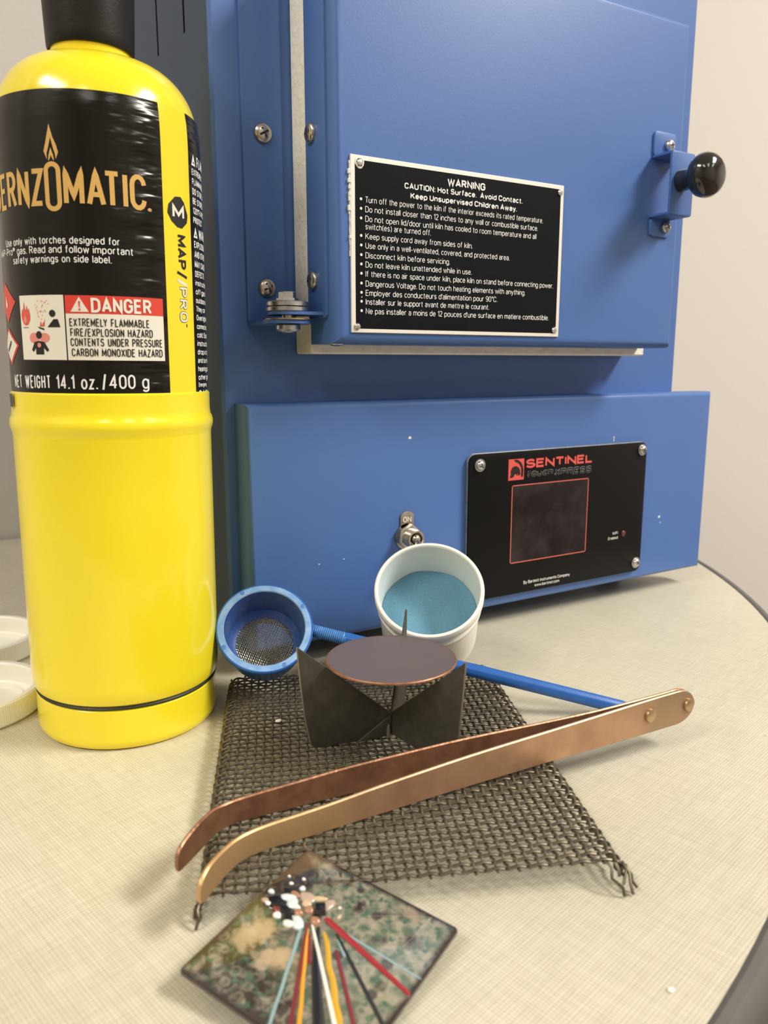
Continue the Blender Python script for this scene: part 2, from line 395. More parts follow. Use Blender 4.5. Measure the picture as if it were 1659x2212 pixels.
# ------------------------------------------------------------------ lettering: a small condensed grotesque drawn with strokes
def _arc(cx, cy, rx, ry, a0, a1, n=7):
    return [(cx + rx * math.cos(math.radians(a0 + (a1 - a0) * k / n)), cy + ry * math.sin(math.radians(a0 + (a1 - a0) * k / n))) for k in range(n + 1)]
def _oval(x0, x1, y0, y1, k=.3):
    r = (x1 - x0) / 2; ry = (y1 - y0) * k; c = (x0 + x1) / 2
    return _arc(c, y1 - ry, r, ry, 0, 180, 9) + _arc(c, y0 + ry, r, ry, 180, 360, 9) + [(x1, y1 - ry)]
XH = .71
_bowl = _oval(0, .42, 0, XH, .42)
GL = {
    'A': [[(0, 0), (.27, 1), (.54, 0)], [(.09, .30), (.45, .30)]],
    'B': [[(0, 0), (0, 1), (.26, 1)] + _arc(.26, .77, .20, .23, 90, -90) + [(0, .54)], [(.26, .54)] + _arc(.27, .27, .23, .27, 90, -90) + [(0, 0)]],
    'C': [_arc(.25, .72, .25, .28, 5, 180) + _arc(.25, .28, .25, .28, 180, 355)],
    'D': [[(0, 0), (0, 1), (.22, 1)] + _arc(.22, .68, .28, .32, 90, 0) + _arc(.22, .32, .28, .32, 0, -90) + [(0, 0)]],
    'E': [[(.43, 1), (0, 1), (0, 0), (.43, 0)], [(0, .53), (.38, .53)]],
    'F': [[(.42, 1), (0, 1), (0, 0)], [(0, .50), (.37, .50)]],
    'G': [_arc(.25, .72, .25, .28, 5, 180) + _arc(.25, .28, .25, .28, 180, 360) + [(.50, .50), (.28, .50)]],
    'H': [[(0, 0), (0, 1)], [(.50, 0), (.50, 1)], [(0, .53), (.50, .53)]],
    'I': [[(0, 0), (0, 1)]],
    'J': [[(.36, 1), (.36, .24)] + _arc(.18, .24, .18, .24, 0, -180)],
    'K': [[(0, 0), (0, 1)], [(.50, 1), (.02, .42)], [(.17, .60), (.52, 0)]],
    'L': [[(0, 1), (0, 0), (.40, 0)]],
    'M': [[(0, 0), (0, 1), (.31, .22), (.62, 1), (.62, 0)]],
    'N': [[(0, 0), (0, 1), (.50, 0), (.50, 1)]],
    'O': [_oval(0, .52, 0, 1, .30)],
    'P': [[(0, 0), (0, 1), (.24, 1)] + _arc(.24, .74, .24, .26, 90, -90) + [(0, .48)]],
    'Q': [_oval(0, .52, 0, 1, .30), [(.30, .24), (.54, -.05)]],
    'R': [[(0, 0), (0, 1), (.24, 1)] + _arc(.24, .75, .23, .25, 90, -90) + [(0, .50)], [(.24, .50), (.49, 0)]],
    'S': [_arc(.24, .75, .23, .25, 15, 250) + _arc(.24, .26, .25, .26, 70, -165)],
    'T': [[(0, 1), (.48, 1)], [(.24, 1), (.24, 0)]],
    'U': [[(0, 1), (0, .27)] + _arc(.25, .27, .25, .27, 180, 360) + [(.50, 1)]],
    'V': [[(0, 1), (.26, 0), (.52, 1)]],
    'W': [[(0, 1), (.19, 0), (.38, .92), (.57, 0), (.76, 1)]],
    'X': [[(0, 0), (.50, 1)], [(0, 1), (.50, 0)]],
    'Y': [[(0, 1), (.25, .46), (.50, 1)], [(.25, .46), (.25, 0)]],
    'Z': [[(0, 1), (.46, 1), (0, 0), (.46, 0)]],
    '0': [_oval(0, .42, 0, 1, .30)], '1': [[(0, .78), (.18, 1), (.18, 0)]],
    '2': [_arc(.21, .75, .21, .25, 165, -20) + [(0, 0), (.42, 0)]],
    '3': [_arc(.20, .76, .19, .24, 160, -90) + _arc(.20, .26, .22, .26, 90, -160)],
    '4': [[(.45, .26), (0, .26), (.32, 1), (.32, 0)]],
    '5': [[(.38, 1), (.06, 1), (.03, .52)] + _arc(.20, .32, .21, .32, 130, -150)],
    '7': [[(0, 1), (.42, 1), (.14, 0)]],
    '9': [_oval(0, .42, .40, 1, .42), [(.42, .70)] + _arc(.20, .30, .22, .30, 0, -140)],
    'a': [_arc(.19, .53, .18, .18, 165, 0) + [(.37, .02)], [(.37, .42), (.18, .40)] + _arc(.17, .20, .17, .20, 95, 270) + [(.28, .03), (.37, .14)]],
    'b': [[(0, 1), (0, 0)], _bowl], 'c': [_arc(.21, .355, .21, .355, 40, 320, 12)],
    'd': [[(.42, 1), (.42, 0)], _bowl], 'e': [[(.01, .37), (.42, .37)] + _arc(.21, .355, .21, .355, 8, 325, 14)],
    'f': [_arc(.23, .86, .13, .14, 75, 180) + [(.10, 0)], [(0, XH), (.25, XH)]],
    'g': [_bowl, [(.42, XH), (.42, -.08)] + _arc(.21, -.08, .21, .18, 0, -155)],
    'h': [[(0, 1), (0, 0)], _arc(.20, .49, .20, .22, 180, 0) + [(.40, 0)]],
    'i': [[(0, 0), (0, XH)], [(0, .91), (0, 1.02)]], 'j': [[(.08, XH), (.08, -.14), (0, -.26)], [(.08, .91), (.08, 1.02)]],
    'k': [[(0, 0), (0, 1)], [(.37, XH), (.02, .28)], [(.14, .44), (.39, 0)]], 'l': [[(0, 0), (0, 1)]],
    'm': [[(0, 0), (0, XH)], _arc(.16, .50, .16, .21, 180, 0) + [(.32, 0)], _arc(.48, .50, .16, .21, 180, 0) + [(.64, 0)]],
    'n': [[(0, 0), (0, XH)], _arc(.20, .49, .20, .22, 180, 0) + [(.40, 0)]], 'o': [_bowl],
    'p': [[(0, XH), (0, -.28)], _bowl], 'q': [[(.42, XH), (.42, -.28)], _bowl],
    'r': [[(0, 0), (0, XH)], _arc(.19, .47, .19, .24, 180, 80)],
    's': [_arc(.18, .53, .17, .18, 15, 255) + _arc(.18, .18, .18, .18, 75, -165)],
    't': [[(.10, .93), (.10, .14)] + _arc(.21, .14, .11, .14, 180, 285), [(0, XH), (.25, XH)]],
    'u': [[(0, XH), (0, .22)] + _arc(.20, .22, .20, .22, 180, 360), [(.40, XH), (.40, 0)]],
    'v': [[(0, XH), (.20, 0), (.40, XH)]], 'w': [[(0, XH), (.15, 0), (.30, .66), (.45, 0), (.60, XH)]],
    'x': [[(0, 0), (.38, XH)], [(0, XH), (.38, 0)]], 'y': [[(0, XH), (.20, .02)], [(.40, XH), (.17, -.18), (.04, -.27)]], 'z': [[(0, XH), (.36, XH), (0, 0), (.36, 0)]],
    '.': [[(0, -.03), (0, .08)]], ',': [[(.03, .08), (.03, -.03), (0, -.16)]], ':': [[(0, 0), (0, .10)], [(0, .58), (0, .68)]],
    '-': [[(0, .36), (.24, .36)]], '/': [[(0, -.08), (.30, 1.06)]], "'": [[(0, 1), (0, .72)]],
    '(': [_arc(.30, .42, .30, .66, 125, 235)], ')': [_arc(-.12, .42, .30, .66, 55, -55)],
    '\u00b0': [_oval(0, .18, .76, 1, .5)], '\u00ae': [_oval(0, .36, .60, 1, .5), [(.12, .70), (.12, .90), (.24, .86), (.12, .80)]],
    '\u26a0': [[(0, 0), (.42, .98), (.84, 0), (0, 0), (.2, .3)], [(.42, .30), (.42, .62)], [(.42, .10), (.42, .16)]],
}
GW = {c: max(p[0] for st in g for p in st) for c, g in GL.items()}
def ribbon(bm, pts, t, fn, closed=False, lift=0.):
    e_ = 1e-4; o0, ou, ov = Vector(fn(*pts[0])), Vector(fn(pts[0][0] + e_, pts[0][1])), Vector(fn(pts[0][0], pts[0][1] + e_))
    nrm = (ou - o0).cross(ov - o0).normalized()          # strokes lie a hair above one another where they cross
    n = len(pts); L = []; R = []
    for i, p in enumerate(pts):
        if closed: a, b = pts[i - 1 if i else n - 2], pts[i + 1 if i < n - 1 else 1]
        else: a, b = pts[max(i - 1, 0)], pts[min(i + 1, n - 1)]
        d0 = Vector((p[0] - a[0], p[1] - a[1])); d1 = Vector((b[0] - p[0], b[1] - p[1]))
        if d0.length < 1e-9: d0 = d1
        if d1.length < 1e-9: d1 = d0
        d0.normalize(); d1.normalize()
        n0 = Vector((-d0.y, d0.x)); n1 = Vector((-d1.y, d1.x)); m_ = n0 + n1
        if m_.length < 1e-4: m_ = n0.copy()
        m_.normalize(); k = min(2.2, 1 / max(.2, m_.dot(n0)))
        e0 = (p[0] - d0.x * 0, p[1])
        L.append((p[0] + m_.x * t / 2 * k, p[1] + m_.y * t / 2 * k)); R.append((p[0] - m_.x * t / 2 * k, p[1] - m_.y * t / 2 * k))
    lv = [bm.verts.new(Vector(fn(*q)) + nrm * (lift + 5e-7 * i)) for i, q in enumerate(L)]; rv = [bm.verts.new(Vector(fn(*q)) + nrm * (lift + 5e-7 * i)) for i, q in enumerate(R)]
    for i in range(n - 1):
        try: bm.faces.new((lv[i], lv[i + 1], rv[i + 1], rv[i]))
        except ValueError: pass
def text(bm, s, x0, x1, base, cap, fn, bold=.13, shear=0., thin=0., split=False, gap=None):
    """lettering squeezed into x0..x1 on a baseline, cap height cap, stroke bold*cap, mapped by fn(u, v)"""
    t = bold * cap; g = gap * cap if gap is not None else max(.075 * cap, .10 * cap)
    SP = .27 * cap
    KN = {'AT': -.12, 'TA': -.12, 'LY': -.10, 'AV': -.1, 'VA': -.1, 'To': -.1, 'Tu': -.05, 'P.': -.1}
    chars = [c for c in s]; ns = sum(1 for c in chars if c == ' '); nc = len(chars) - ns
    kn = [KN.get(a + b, 0) * cap for a, b in zip(chars, chars[1:])] + [0]
    fixed = nc * t + (len(chars) - 1) * g + ns * SP + sum(kn)
    sw = sum(GW[c] for c in chars if c != ' ')
    sx = (x1 - x0 - fixed) / sw
    if sx < .45 * cap:                                   # very tight: squeeze everything together
        k = (x1 - x0) / (fixed + sw * .45 * cap); sx = .45 * cap * k; g *= k; SP *= k; tx = t * k
    else: tx = t
    x = x0
    for ci, c in enumerate(chars):
        if c == ' ': x += SP + g; continue
        for si, st in enumerate(GL[c]):
            P = [(x + tx / 2 + a * sx, base + t / 2 + b * (cap - t)) for a, b in st]
            if shear: P = [(a + shear * (b - base), b) for a, b in P]
            closed = abs(P[0][0] - P[-1][0]) + abs(P[0][1] - P[-1][1]) < 1e-6
            if not closed and len(P) == 2 and c in '.:i,': pass
            Q = [P[0]]
            for q in P[1:]:                              # extra points so that long strokes follow curved labels
                dx, dy = q[0] - Q[-1][0], q[1] - Q[-1][1]; m_ = int(math.hypot(dx, dy) / .0012) if split else 0
                a = Q[-1]
                for k in range(1, m_ + 1): Q.append((a[0] + dx * k / (m_ + 1), a[1] + dy * k / (m_ + 1)))
                Q.append(q)
            ribbon(bm, Q, tx - thin, fn, closed, si * 1.4e-5 + (2e-6 if ci % 2 else 0))
        x += GW[c] * sx + tx + g + kn[ci]
def screw(parent, p, axis, r, h, name='screw', m=None, turn=.3, washer=0.):
    """pan-head screw with a raised dark cross on the head"""
    bm = BM(); prof = []
    if washer: lathe(bm, [(washer, 0), (washer, .0006), (r * .5, .0006)], 24, p, axis)
    for k in range(7):
        t = k / 6 * math.pi / 2; prof.append((r * math.cos(t) ** .8 if k < 6 else 0, h * .35 + h * .65 * math.sin(t)))
    lathe(bm, [(r, 0)] + prof, 24, p, axis, cap0=True)
    s = obj(name, bm, m or M['steel'], parent)
    x, y, a = frame(axis); bm = BM(); c = Vector(p) + a * (h * 1.0)
    def dome(i, j):
        c = min(1, math.hypot(i, j) / r) ** 1.25
        return h * (.35 + .65 * math.sqrt(max(0, 1 - c * c)))
    for q in (turn, turn + math.pi / 2):
        u = x * math.cos(q) + y * math.sin(q); v = a.cross(u)
        xs = [-.54, -.4, -.2, 0, .2, .4, .54]
        pts = [(r * t, -r * .11) for t in xs] + [(r * t, r * .11) for t in xs[::-1]]
        prism(bm, pts, lambda i, j, t: Vector(p) + u * i + v * j + a * (dome(i, j) + t), -h * .2, .00005)
    obj('cross_shade', bm, M['recess'], s)  # raised dark cross stands in for the shade of a sunk one
    return s

# ------------------------------------------------------------------ the room
XW0, XW1, YF = -2.2, 3.4, -3.2
YB = .752
def struct(name, bm, m): return tag(obj(name, bm, m, smooth=0), kind='structure')
struct('floor', box(BM(), (XW0, YF, -TZ - .05), (XW1, YB, -TZ)), M['floor'])
struct('wall_back', box(BM(), (XW0, YB, -TZ), (XW1, YB + .1, CEIL)), M['wall'])
struct('wall_front', box(BM(), (XW0, YF - .1, -TZ), (XW1, YF, CEIL)), M['wallgrey'])
struct('wall_left', box(BM(), (XW0 - .1, YF, -TZ), (XW0, YB, CEIL)), M['wallgrey'])
struct('wall_right', box(BM(), (XW1, YF, -TZ), (XW1 + .1, YB, CEIL)), M['wall'])
struct('ceiling', box(BM(), (XW0, YF, CEIL), (XW1, YB, CEIL + .08)), M['ceil'])

# ------------------------------------------------------------------ table
TCX, TCY, TR, YCUT = -.0234, .6889, .6149, .747
tb = thing('table', 'cream linen-patterned laminate table top with dark grey rounded edging', 'table', (TCX, TCY, -TZ))
def table_outline(R):
    h = YCUT - TCY; a0 = math.asin(h / R)
    n = 160; o = []
    for k in range(n + 1):
        t = math.pi - a0 + (math.pi + 2 * a0) * k / n
        o.append((TCX + R * math.cos(t), TCY + R * math.sin(t)))
    return o
bm = BM(); prism(bm, table_outline(TR), lambda u, v, t: (u, v, t), -.032, 0); obj('tabletop', bm, M['linen'], tb)
bm = BM(); rings = []
prof = [(.0, .0), (.0016, .0008), (.0040, .0004), (.0065, -.0022), (.0080, -.0075), (.0082, -.022), (.0068, -.029), (.004, -.0325), (0, -.0325)]
for d, z in prof:
    rings.append([bm.verts.new((u, v, z)) for u, v in table_outline(TR + d)])
for A, B in zip(rings, rings[1:]):
    for i in range(len(A) - 1): bm.faces.new((A[i], B[i], B[i + 1], A[i + 1]))
bmesh.ops.recalc_face_normals(bm, faces=bm.faces[:])
obj('edge_trim', bm, M['edge'], tb)
for x, y in ((-.33, .42), (.30, .42), (-.33, .70), (.30, .70)):
    bm = BM(); lathe(bm, [(.016, -.034), (.016, -TZ + .002)], 20, (x, y, 0), cap0=True, cap1=True)
    bmesh.ops.recalc_face_normals(bm, faces=bm.faces[:]); obj('leg', bm, M['edge'], tb)

# ------------------------------------------------------------------ kiln
kiln = thing('kiln', 'blue sheet-metal electric kiln with hinged door, warning plate and control box', 'kiln', (.283, .48, 0))
KX0, KX1, YK, KZ0, KZ1, KYB = .1262, .4411, .3609, .0118, .40, .62
# case: left side carries open vertical vent slots
bm = BM()
def q4(*p): bm.faces.new([bm.verts.new(v) for v in p])
b_ = .0015
q4((KX0 + b_, YK, KZ0), (KX1 - b_, YK, KZ0), (KX1 - b_, YK, KZ1), (KX0 + b_, YK, KZ1))
q4((KX0, YK + b_, KZ0), (KX0 + b_, YK, KZ0), (KX0 + b_, YK, KZ1), (KX0, YK + b_, KZ1))
q4((KX1 - b_, YK, KZ0), (KX1, YK + b_, KZ0), (KX1, YK + b_, KZ1), (KX1 - b_, YK, KZ1))
q4((KX1, YK + b_, KZ0), (KX1, KYB, KZ0), (KX1, KYB, KZ1), (KX1, YK + b_, KZ1))
q4((KX1, KYB, KZ0), (KX0, KYB, KZ0), (KX0, KYB, KZ1), (KX1, KYB, KZ1))
q4((KX0, YK + b_, KZ1), (KX1, YK + b_, KZ1), (KX1, KYB, KZ1), (KX0, KYB, KZ1))
q4((KX0, YK + b_, KZ0), (KX0, KYB, KZ0), (KX1, KYB, KZ0), (KX1, YK + b_, KZ0))
slots = [(.3930, .3956, .3035), (.4373, .4399, .3070), (.4868, .4896, .280), (.533, .536, .300), (.578, .581, .300)]
S0 = .38
y = YK + b_
for a, b2, z in slots + [(KYB, KYB, 0)]:
    q4((KX0, y, KZ0), (KX0, y, KZ1), (KX0, a, KZ1), (KX0, a, KZ0)); 
    if a < KYB:
        q4((KX0, a, KZ0), (KX0, a, z), (KX0, b2, z), (KX0, b2, KZ0))
        q4((KX0, a, S0), (KX0, a, KZ1), (KX0, b2, KZ1), (KX0, b2, S0))
        d = .006; nf = len(bm.faces)
        q4((KX0, a, z), (KX0, a, S0), (KX0 + d, a, S0), (KX0 + d, a, z))
        q4((KX0, b2, z), (KX0 + d, b2, z), (KX0 + d, b2, S0), (KX0, b2, S0))
        q4((KX0, a, z), (KX0 + d, a, z), (KX0 + d, b2, z), (KX0, b2, z))
        bm.faces.ensure_lookup_table()
        for k in range(nf, len(bm.faces)): bm.faces[k].material_index = 2
    y = b2
bmesh.ops.remove_doubles(bm, verts=bm.verts[:], dist=1e-6)
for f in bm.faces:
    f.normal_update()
    if abs(f.normal.x) > .9 and f.calc_center_median().x < KX0 + .01: f.material_index = 1  # left side takes the blue with shade in its colour
obj('case', bm, [M['blue'], M['blueshade'], M['slot']], kiln)
bm = BM(); box(bm, (KX0 + .0055, YK + .02, .27), (KX0 + .0075, KYB - .02, .39)); obj('slot_backing', bm, M['slot'], kiln)  # dark sheet added behind the slots, coloured as their shade
for x in (KX0 + .02, KX1 - .02):
    for y in (YK + .03, KYB - .03):
        bm = BM(); lathe(bm, [(.008, 0), (.009, .0118)], 20, (x, y, 0), cap0=True, cap1=True); obj('foot', bm, M['capblack'], kiln)
# ceramic fibre slab between case and door
bm = BM(); box(bm, (.1646, .3435, .1561), (.3910, YK - .0002, .336), .0008, 1)
obj('fibre_slab', bm, M['fibre'], kiln)
# door tray
DX0, DX1, DY, DZ0, DZ1 = .1645, .3850, .318, .1604, .3335
door = BM()
t = bmesh.new(); box(t, (DX0, DY, DZ0), (DX1, .3433, DZ1))
fe = [e for e in t.edges if all(abs(v.co.y - DY) < 1e-6 for v in e.verts)]
bmesh.ops.bevel(t, geom=fe, offset=.0045, segments=5, profile=.5, affect='EDGES')
se = [e for e in t.edges if abs(e.verts[0].co.y - e.verts[1].co.y) > .01]
join(door, t)
door = obj('door', door, M['blue'], kiln)
screw(door, (.1705, .3290, DZ0 + .0003), (0, 0, -1), .0034, .0012, m=M['zinc'])
# hinge: leaf on the case, leaf on the door side, pivot stack
bm = BM()
prism(bm, rrect(.1398, .1592, .1706, .345, .0012, 3), lambda u, v, t: (u, YK - t, v), 0, .0015, .0003)
lf = [(.1398, YK), (.1398, .343)] + [(.150 + .0112 * math.cos(math.radians(a)), .3385 + .0112 * math.sin(math.radians(a))) for a in range(160, 381, 10)] + [(.1604, .350), (.1592, YK)]
prism(bm, lf, lambda u, v, t: (u, v, t), .1692, .1707)
hl = obj('hinge_leaf', bm, M['blue'], kiln)
for z in (.2548, .1866): screw(hl, (.1495, YK - .0015, z), (0, -1, 0), .0043, .0024, turn=.5)
bm = BM()
prism(bm, [(y, z) for y, z in rrect(.3242, .3432, .1718, .318, .0025, 4)], lambda u, v, t: (DX0 - t, u, v), 0, .0013, .0003)
tab = [(.1645, .3268), (.1645, .3425)] + [(.150 + .0092 * math.cos(math.radians(a)), .3370 + .0092 * math.sin(math.radians(a))) for a in range(90, 271, 12)]
prism(bm, tab, lambda u, v, t: (u, v, t), .1730, .1744)
hd = obj('hinge_leaf', bm, M['blue'], kiln)
for z in (.2517, .1888): screw(hd, (DX0 - .0013, .3370, z), (-1, 0, 0), .0043, .0024, turn=.1)
px, py = .150, .3370
bm = BM(); lathe(bm, [(.0106, .1708), (.0106, .1714)], 32, (px, py, 0), cap0=True, cap1=True); obj('washer', bm, M['brass'], kiln)
for z0, r in ((.1745, .0097), (.1769, .0096)):
    bm = BM(); lathe(bm, [(r - .0004, z0), (r, z0 + .0003), (r, z0 + .0017), (r - .0005, z0 + .0021)], 36, (px, py, 0), cap0=True, cap1=True); obj('washer', bm, M['zinc'], kiln)
bm = BM(); lathe(bm, [(.0048, .1790), (.0050, .1796), (.0050, .1804), (.0040, .1806), (.0040, .1830), (.0036, .1833)], 6, (px, py, 0), cap0=True, cap1=True)
lathe(bm, [(.0028, .1655), (.0028, .179)], 16, (px, py, 0)); bolt = obj('pivot_bolt', bm, M['zinc'], kiln)
bm = BM(); lathe(bm, [(.0050, .1691), (.0056, .1685), (.0056, .1668), (.0046, .1658)], 24, (px, py, 0), cap0=True, cap1=True)
bmesh.ops.recalc_face_normals(bm, faces=bm.faces[:]); obj('nut', bm, M['zinc'], kiln)
# warning plate
PX0, PX1, PZ0, PZ1 = .17198, .29525, .16524, .24012
bm = BM(); box(bm, (PX0, DY - .0010, PZ0), (PX1, DY, PZ1), .0002, 1)
plate = obj('warning_plate', bm, M['silver'], kiln); tag(plate, 'black warning plate with silver border')
YP = DY - .00106
bm = BM(); fill(bm, [[(.1741, .1670), (.2931, .1670), (.2931, .2381), (.1741, .2381)]], lambda u, v: (u, YP, v)); obj('black_field', bm, M['black'], plate)
F = lambda u, v: (u, YP - .00008, v)
bm = BM()
text(bm, 'WARNING', .2229, .2449, .2324, .0034, F, bold=.21)
text(bm, 'CAUTION: Hot Surface.  Avoid Contact.', .1994, .2681, .2288, .0026, F, bold=.20)
text(bm, 'Keep Unsupervised Children Away.', .2026, .2647, .2248, .0026, F, bold=.20)
for s, x1, z in (('Turn off the power to the kiln if the interior exceeds its rated temperature.', .2817, .2208),
                 ('Do not install closer than 12 inches to any wall or combustible surface.', .2785, .21685),
                 ('Do not open lid/door until kiln has cooled to room temperature and all', .2777, .21285),
                 ('switch(es) are turned off.', .2139, .20965), ('Keep supply cord away from sides of kiln.', .2379, .20555),
                 ('Use only in a well-ventilated, covered, and protected area.', .2608, .20155),
                 ('Disconnect kiln before servicing.', .2248, .19745), ('Do not leave kiln unattended while in use.', .2377, .1935),
                 ('If there is no air space under kiln, place kiln on stand before connecting power.', .2901, .18955),
                 ('Dangerous Voltage. Do not touch heating elements with anything.', .2715, .18535),
                 ("Employer des conducteurs d'alimentation pour 90\u00b0C.", .2537, .18135),
                 ('Installer sur le support avant de mettre le courant.', .2488, .1775),
                 ("Ne pas installer a moins de 12 pouces d'une surface en matiere combustible.", .2878, .17345)):
    text(bm, s, .1791, x1, z, .0026, F, bold=.105)
    if not s.startswith('switch'): fill(bm, [circ(.1770, z + .0014, .00062, 12)], F)
fill(bm, [[(.1769, .1804), (.1772, .1804), (.1774, .1811), (.1771, .1811)]], F)
obj('lettering', bm, M['print'], plate, smooth=0)
for x, z in ((.1764, .2370), (.2926, .2366), (.2920, .1687), (.1748, .1679)):
    bm = BM(); lathe(bm, [(.0016, 0), (.0015, .0005), (.0011, .0010), (0, .0012)], 16, (x, DY - .001, z), (0, -1, 0), cap0=True); obj('rivet', bm, M['zinc'], plate)
bm = BM()                                              # crust of dried adhesive at the upper left rivet and along the left edge
lathe(bm, [(.0024, 0), (.0023, .0003), (.0017, .0004)], 14, (.1764, DY - .001, .2370), (0, -1, 0))
for v in bm.verts: v.co += Vector((random.uniform(-.0002, .0002), 0, random.uniform(-.0003, .0003)))
z = .2375
while z > .200:
    h = random.uniform(.0012, .0028); wd = random.uniform(.0004, .0013) * (1 if z > .212 else .6)
    box(bm, (PX0 - wd, DY - random.uniform(.0006, .0012), z - h), (PX0 + .0001, DY, z), .0002, 1); z -= h * .85
obj('adhesive_crust', bm, M['crumb'], plate)
# door latch with knob
bm = BM(); YH = .3045; tt = .0013
sec = [(DY, .2752), (DY, .2624), (YH, .2614), (YH, .2322), (DY, .2306), (DY, .2208)]
for (ya, za), (yb_, zb_), xa, xb in ((sec[0], sec[1], .3592, .3768), (sec[4], sec[5], .3598, .3756)):
    prism(bm, rrect(xa, xb, zb_, za, .002, 3), lambda u, v, t: (u, DY - t, v), .0001, tt, .0002)
box(bm, (.3590, YH, .2612), (.3768, DY - .0002, .2626), .0003, 1); box(bm, (.3590, YH, .2304), (.3768, DY - .0002, .2318), .0003, 1)
prism(bm, rrect(.3590, .3768, .2304, .2626, .0012, 3), lambda u, v, t: (u, YH - t, v), -.0008, .0006, .0004)
latch = obj('latch_bracket', bm, M['blue'], kiln)
screw(latch, (.3702, DY - tt, .2686), (0, -1, 0), .0031, .0030, m=M['zinc'], turn=.2)
screw(latch, (.3711, DY - tt, .2262), (0, -1, 0), .0031, .0030, m=M['zinc'], turn=.6)
bm = BM()
lathe(bm, [(.0056, 0), (.0055, .004), (.0055, .0065), (.0064, .0088), (.0086, .0103), (.0104, .0122), (.0113, .0150), (.0111, .0176), (.0099, .0202), (.0076, .0222), (.0042, .0234), (0, .0238)], 40, (.3665, YH - .0006, .2478), (0, -1, 0))
obj('knob', bm, M['knob'], latch)
# control box
CX0, CX1, CY, CZ0, CZ1 = .13189, .46249, .3460, .0120, .13303
t = bmesh.new(); box(t, (CX0, CY, CZ0), (CX1, YK - .0002, CZ1))
bmesh.ops.bevel(t, geom=[e for e in t.edges if all(abs(v.co.y - CY) < 1e-6 for v in e.verts)], offset=.0032, segments=4, profile=.5, affect='EDGES')
bm = BM(); join(bm, t); cbox = obj('control_box', bm, M['blue'], kiln)
bm = BM(); out = rrect(.25801, .39834, .01862, .10292, .0050, 8)
prism(bm, out, lambda u, v, t: (u, CY - t, v), 0, .0020, .0001); panel = obj('control_panel', bm, M['zinc'], kiln); tag(panel, 'black touch control panel')
bm = BM(); prism(bm, rrect(.2583, .39834, .0188, .1026, .0048, 8), lambda u, v, t: (u, CY - t, v), .0021, .0030, .0002); obj('face_sheet', bm, M['panelblack'], panel)
YQ = CY - .0031
G = lambda u, v: (u, YQ, v)
bm = BM(); fill(bm, [[(.2888, .0377), (.3483, .0377), (.3483, .0831), (.2888, .0831)]], G); obj('screen', bm, M['screen'], panel, smooth=0)
G2 = lambda u, v: (u, YQ - .0001, v)
bm = BM()
for a, b2, c_, d_ in ((.2886, .3486, .0374, .0380), (.2886, .3486, .0828, .0834), (.2886, .2892, .0374, .0834), (.3480, .3486, .0374, .0834)):
    fill(bm, [[(a, c_), (b2, c_), (b2, d_), (a, d_)]], G2)
obj('screen_outline', bm, M['redline'], panel, smooth=0)
bm = BM(); fill(bm, [[(.2857, .0863), (.2971, .0863), (.2971, .0984), (.2857, .0984)]], G2)
text(bm, 'SENTINEL', .2985, .3509, .09255, .0053, G2, bold=.24, gap=.12)
obj('logo_lettering', bm, M['red'], panel, smooth=0)
bm = BM(); G3 = lambda u, v: (u, YQ - .0002, v)
def lg(pts): return [(.2857 + x * .0114, .0863 + y * .0121) for x, y in pts]
fill(bm, [lg([(.10, .14), (.16, .30), (.14, .44), (.24, .60), (.36, .66), (.52, .66), (.66, .58), (.74, .44), (.76, .28), (.70, .20), (.62, .22), (.62, .36), (.55, .20), (.47, .30), (.40, .28), (.36, .18), (.22, .12)]),
          lg([(.34, .96), (.44, .86), (.60, .80), (.72, .70), (.80, .56), (.82, .40), (.80, .22), (.86, .10), (.94, .16), (.96, .40), (.92, .62), (.82, .80), (.66, .92), (.50, .97)])], G3)
obj('helmet_emblem', bm, M['blackink'], panel, smooth=0)
for m_, tk, fn_ in (('greyprint', 0, G2), ('panelblack', .00030, G3)):
    bm = BM()
    text(bm, 'touch', .2990, .3190, .0874, .0042, fn_, shear=.22, bold=.27, thin=tk); text(bm, 'XPRESS', .3200, .3500, .0866, .0042, fn_, shear=.22, bold=.27, thin=tk)
    obj('outline_lettering' if not tk else 'outline_filling', bm, M[m_], panel, smooth=0)
bm = BM(); text(bm, 'WiFi', .3713, .3762, .0454, .0018, G2); text(bm, 'Enabled', .3678, .3763, .0424, .0017, G2); obj('light_lettering', bm, M['print'], panel, smooth=0); bm = BM()
text(bm, 'By Bartlett Instruments Company', .2995, .3362, .0238, .0019, G2); text(bm, 'www.bartinst.com', .3081, .3277, .0211, .0018, G2)
obj('maker_lettering', bm, M['print'], panel, smooth=0)
bm = BM(); lathe(bm, [(.0018, 0), (.0018, .0003), (.0013, .0007), (0, .0009)], 20, (.3812, YQ + .0001, .0452), (0, -1, 0), cap0=True); obj('indicator_light', bm, M['led'], panel)
for i, (x, z) in enumerate(((.2653, .0965), (.3937, .0979), (.3937, .0246), (.2653, .0246))):
    screw(panel, (x, CY - .0031, z), (0, -1, 0), .0028, .0026, m=M['zinc'], turn=.4 + i, washer=.0036)
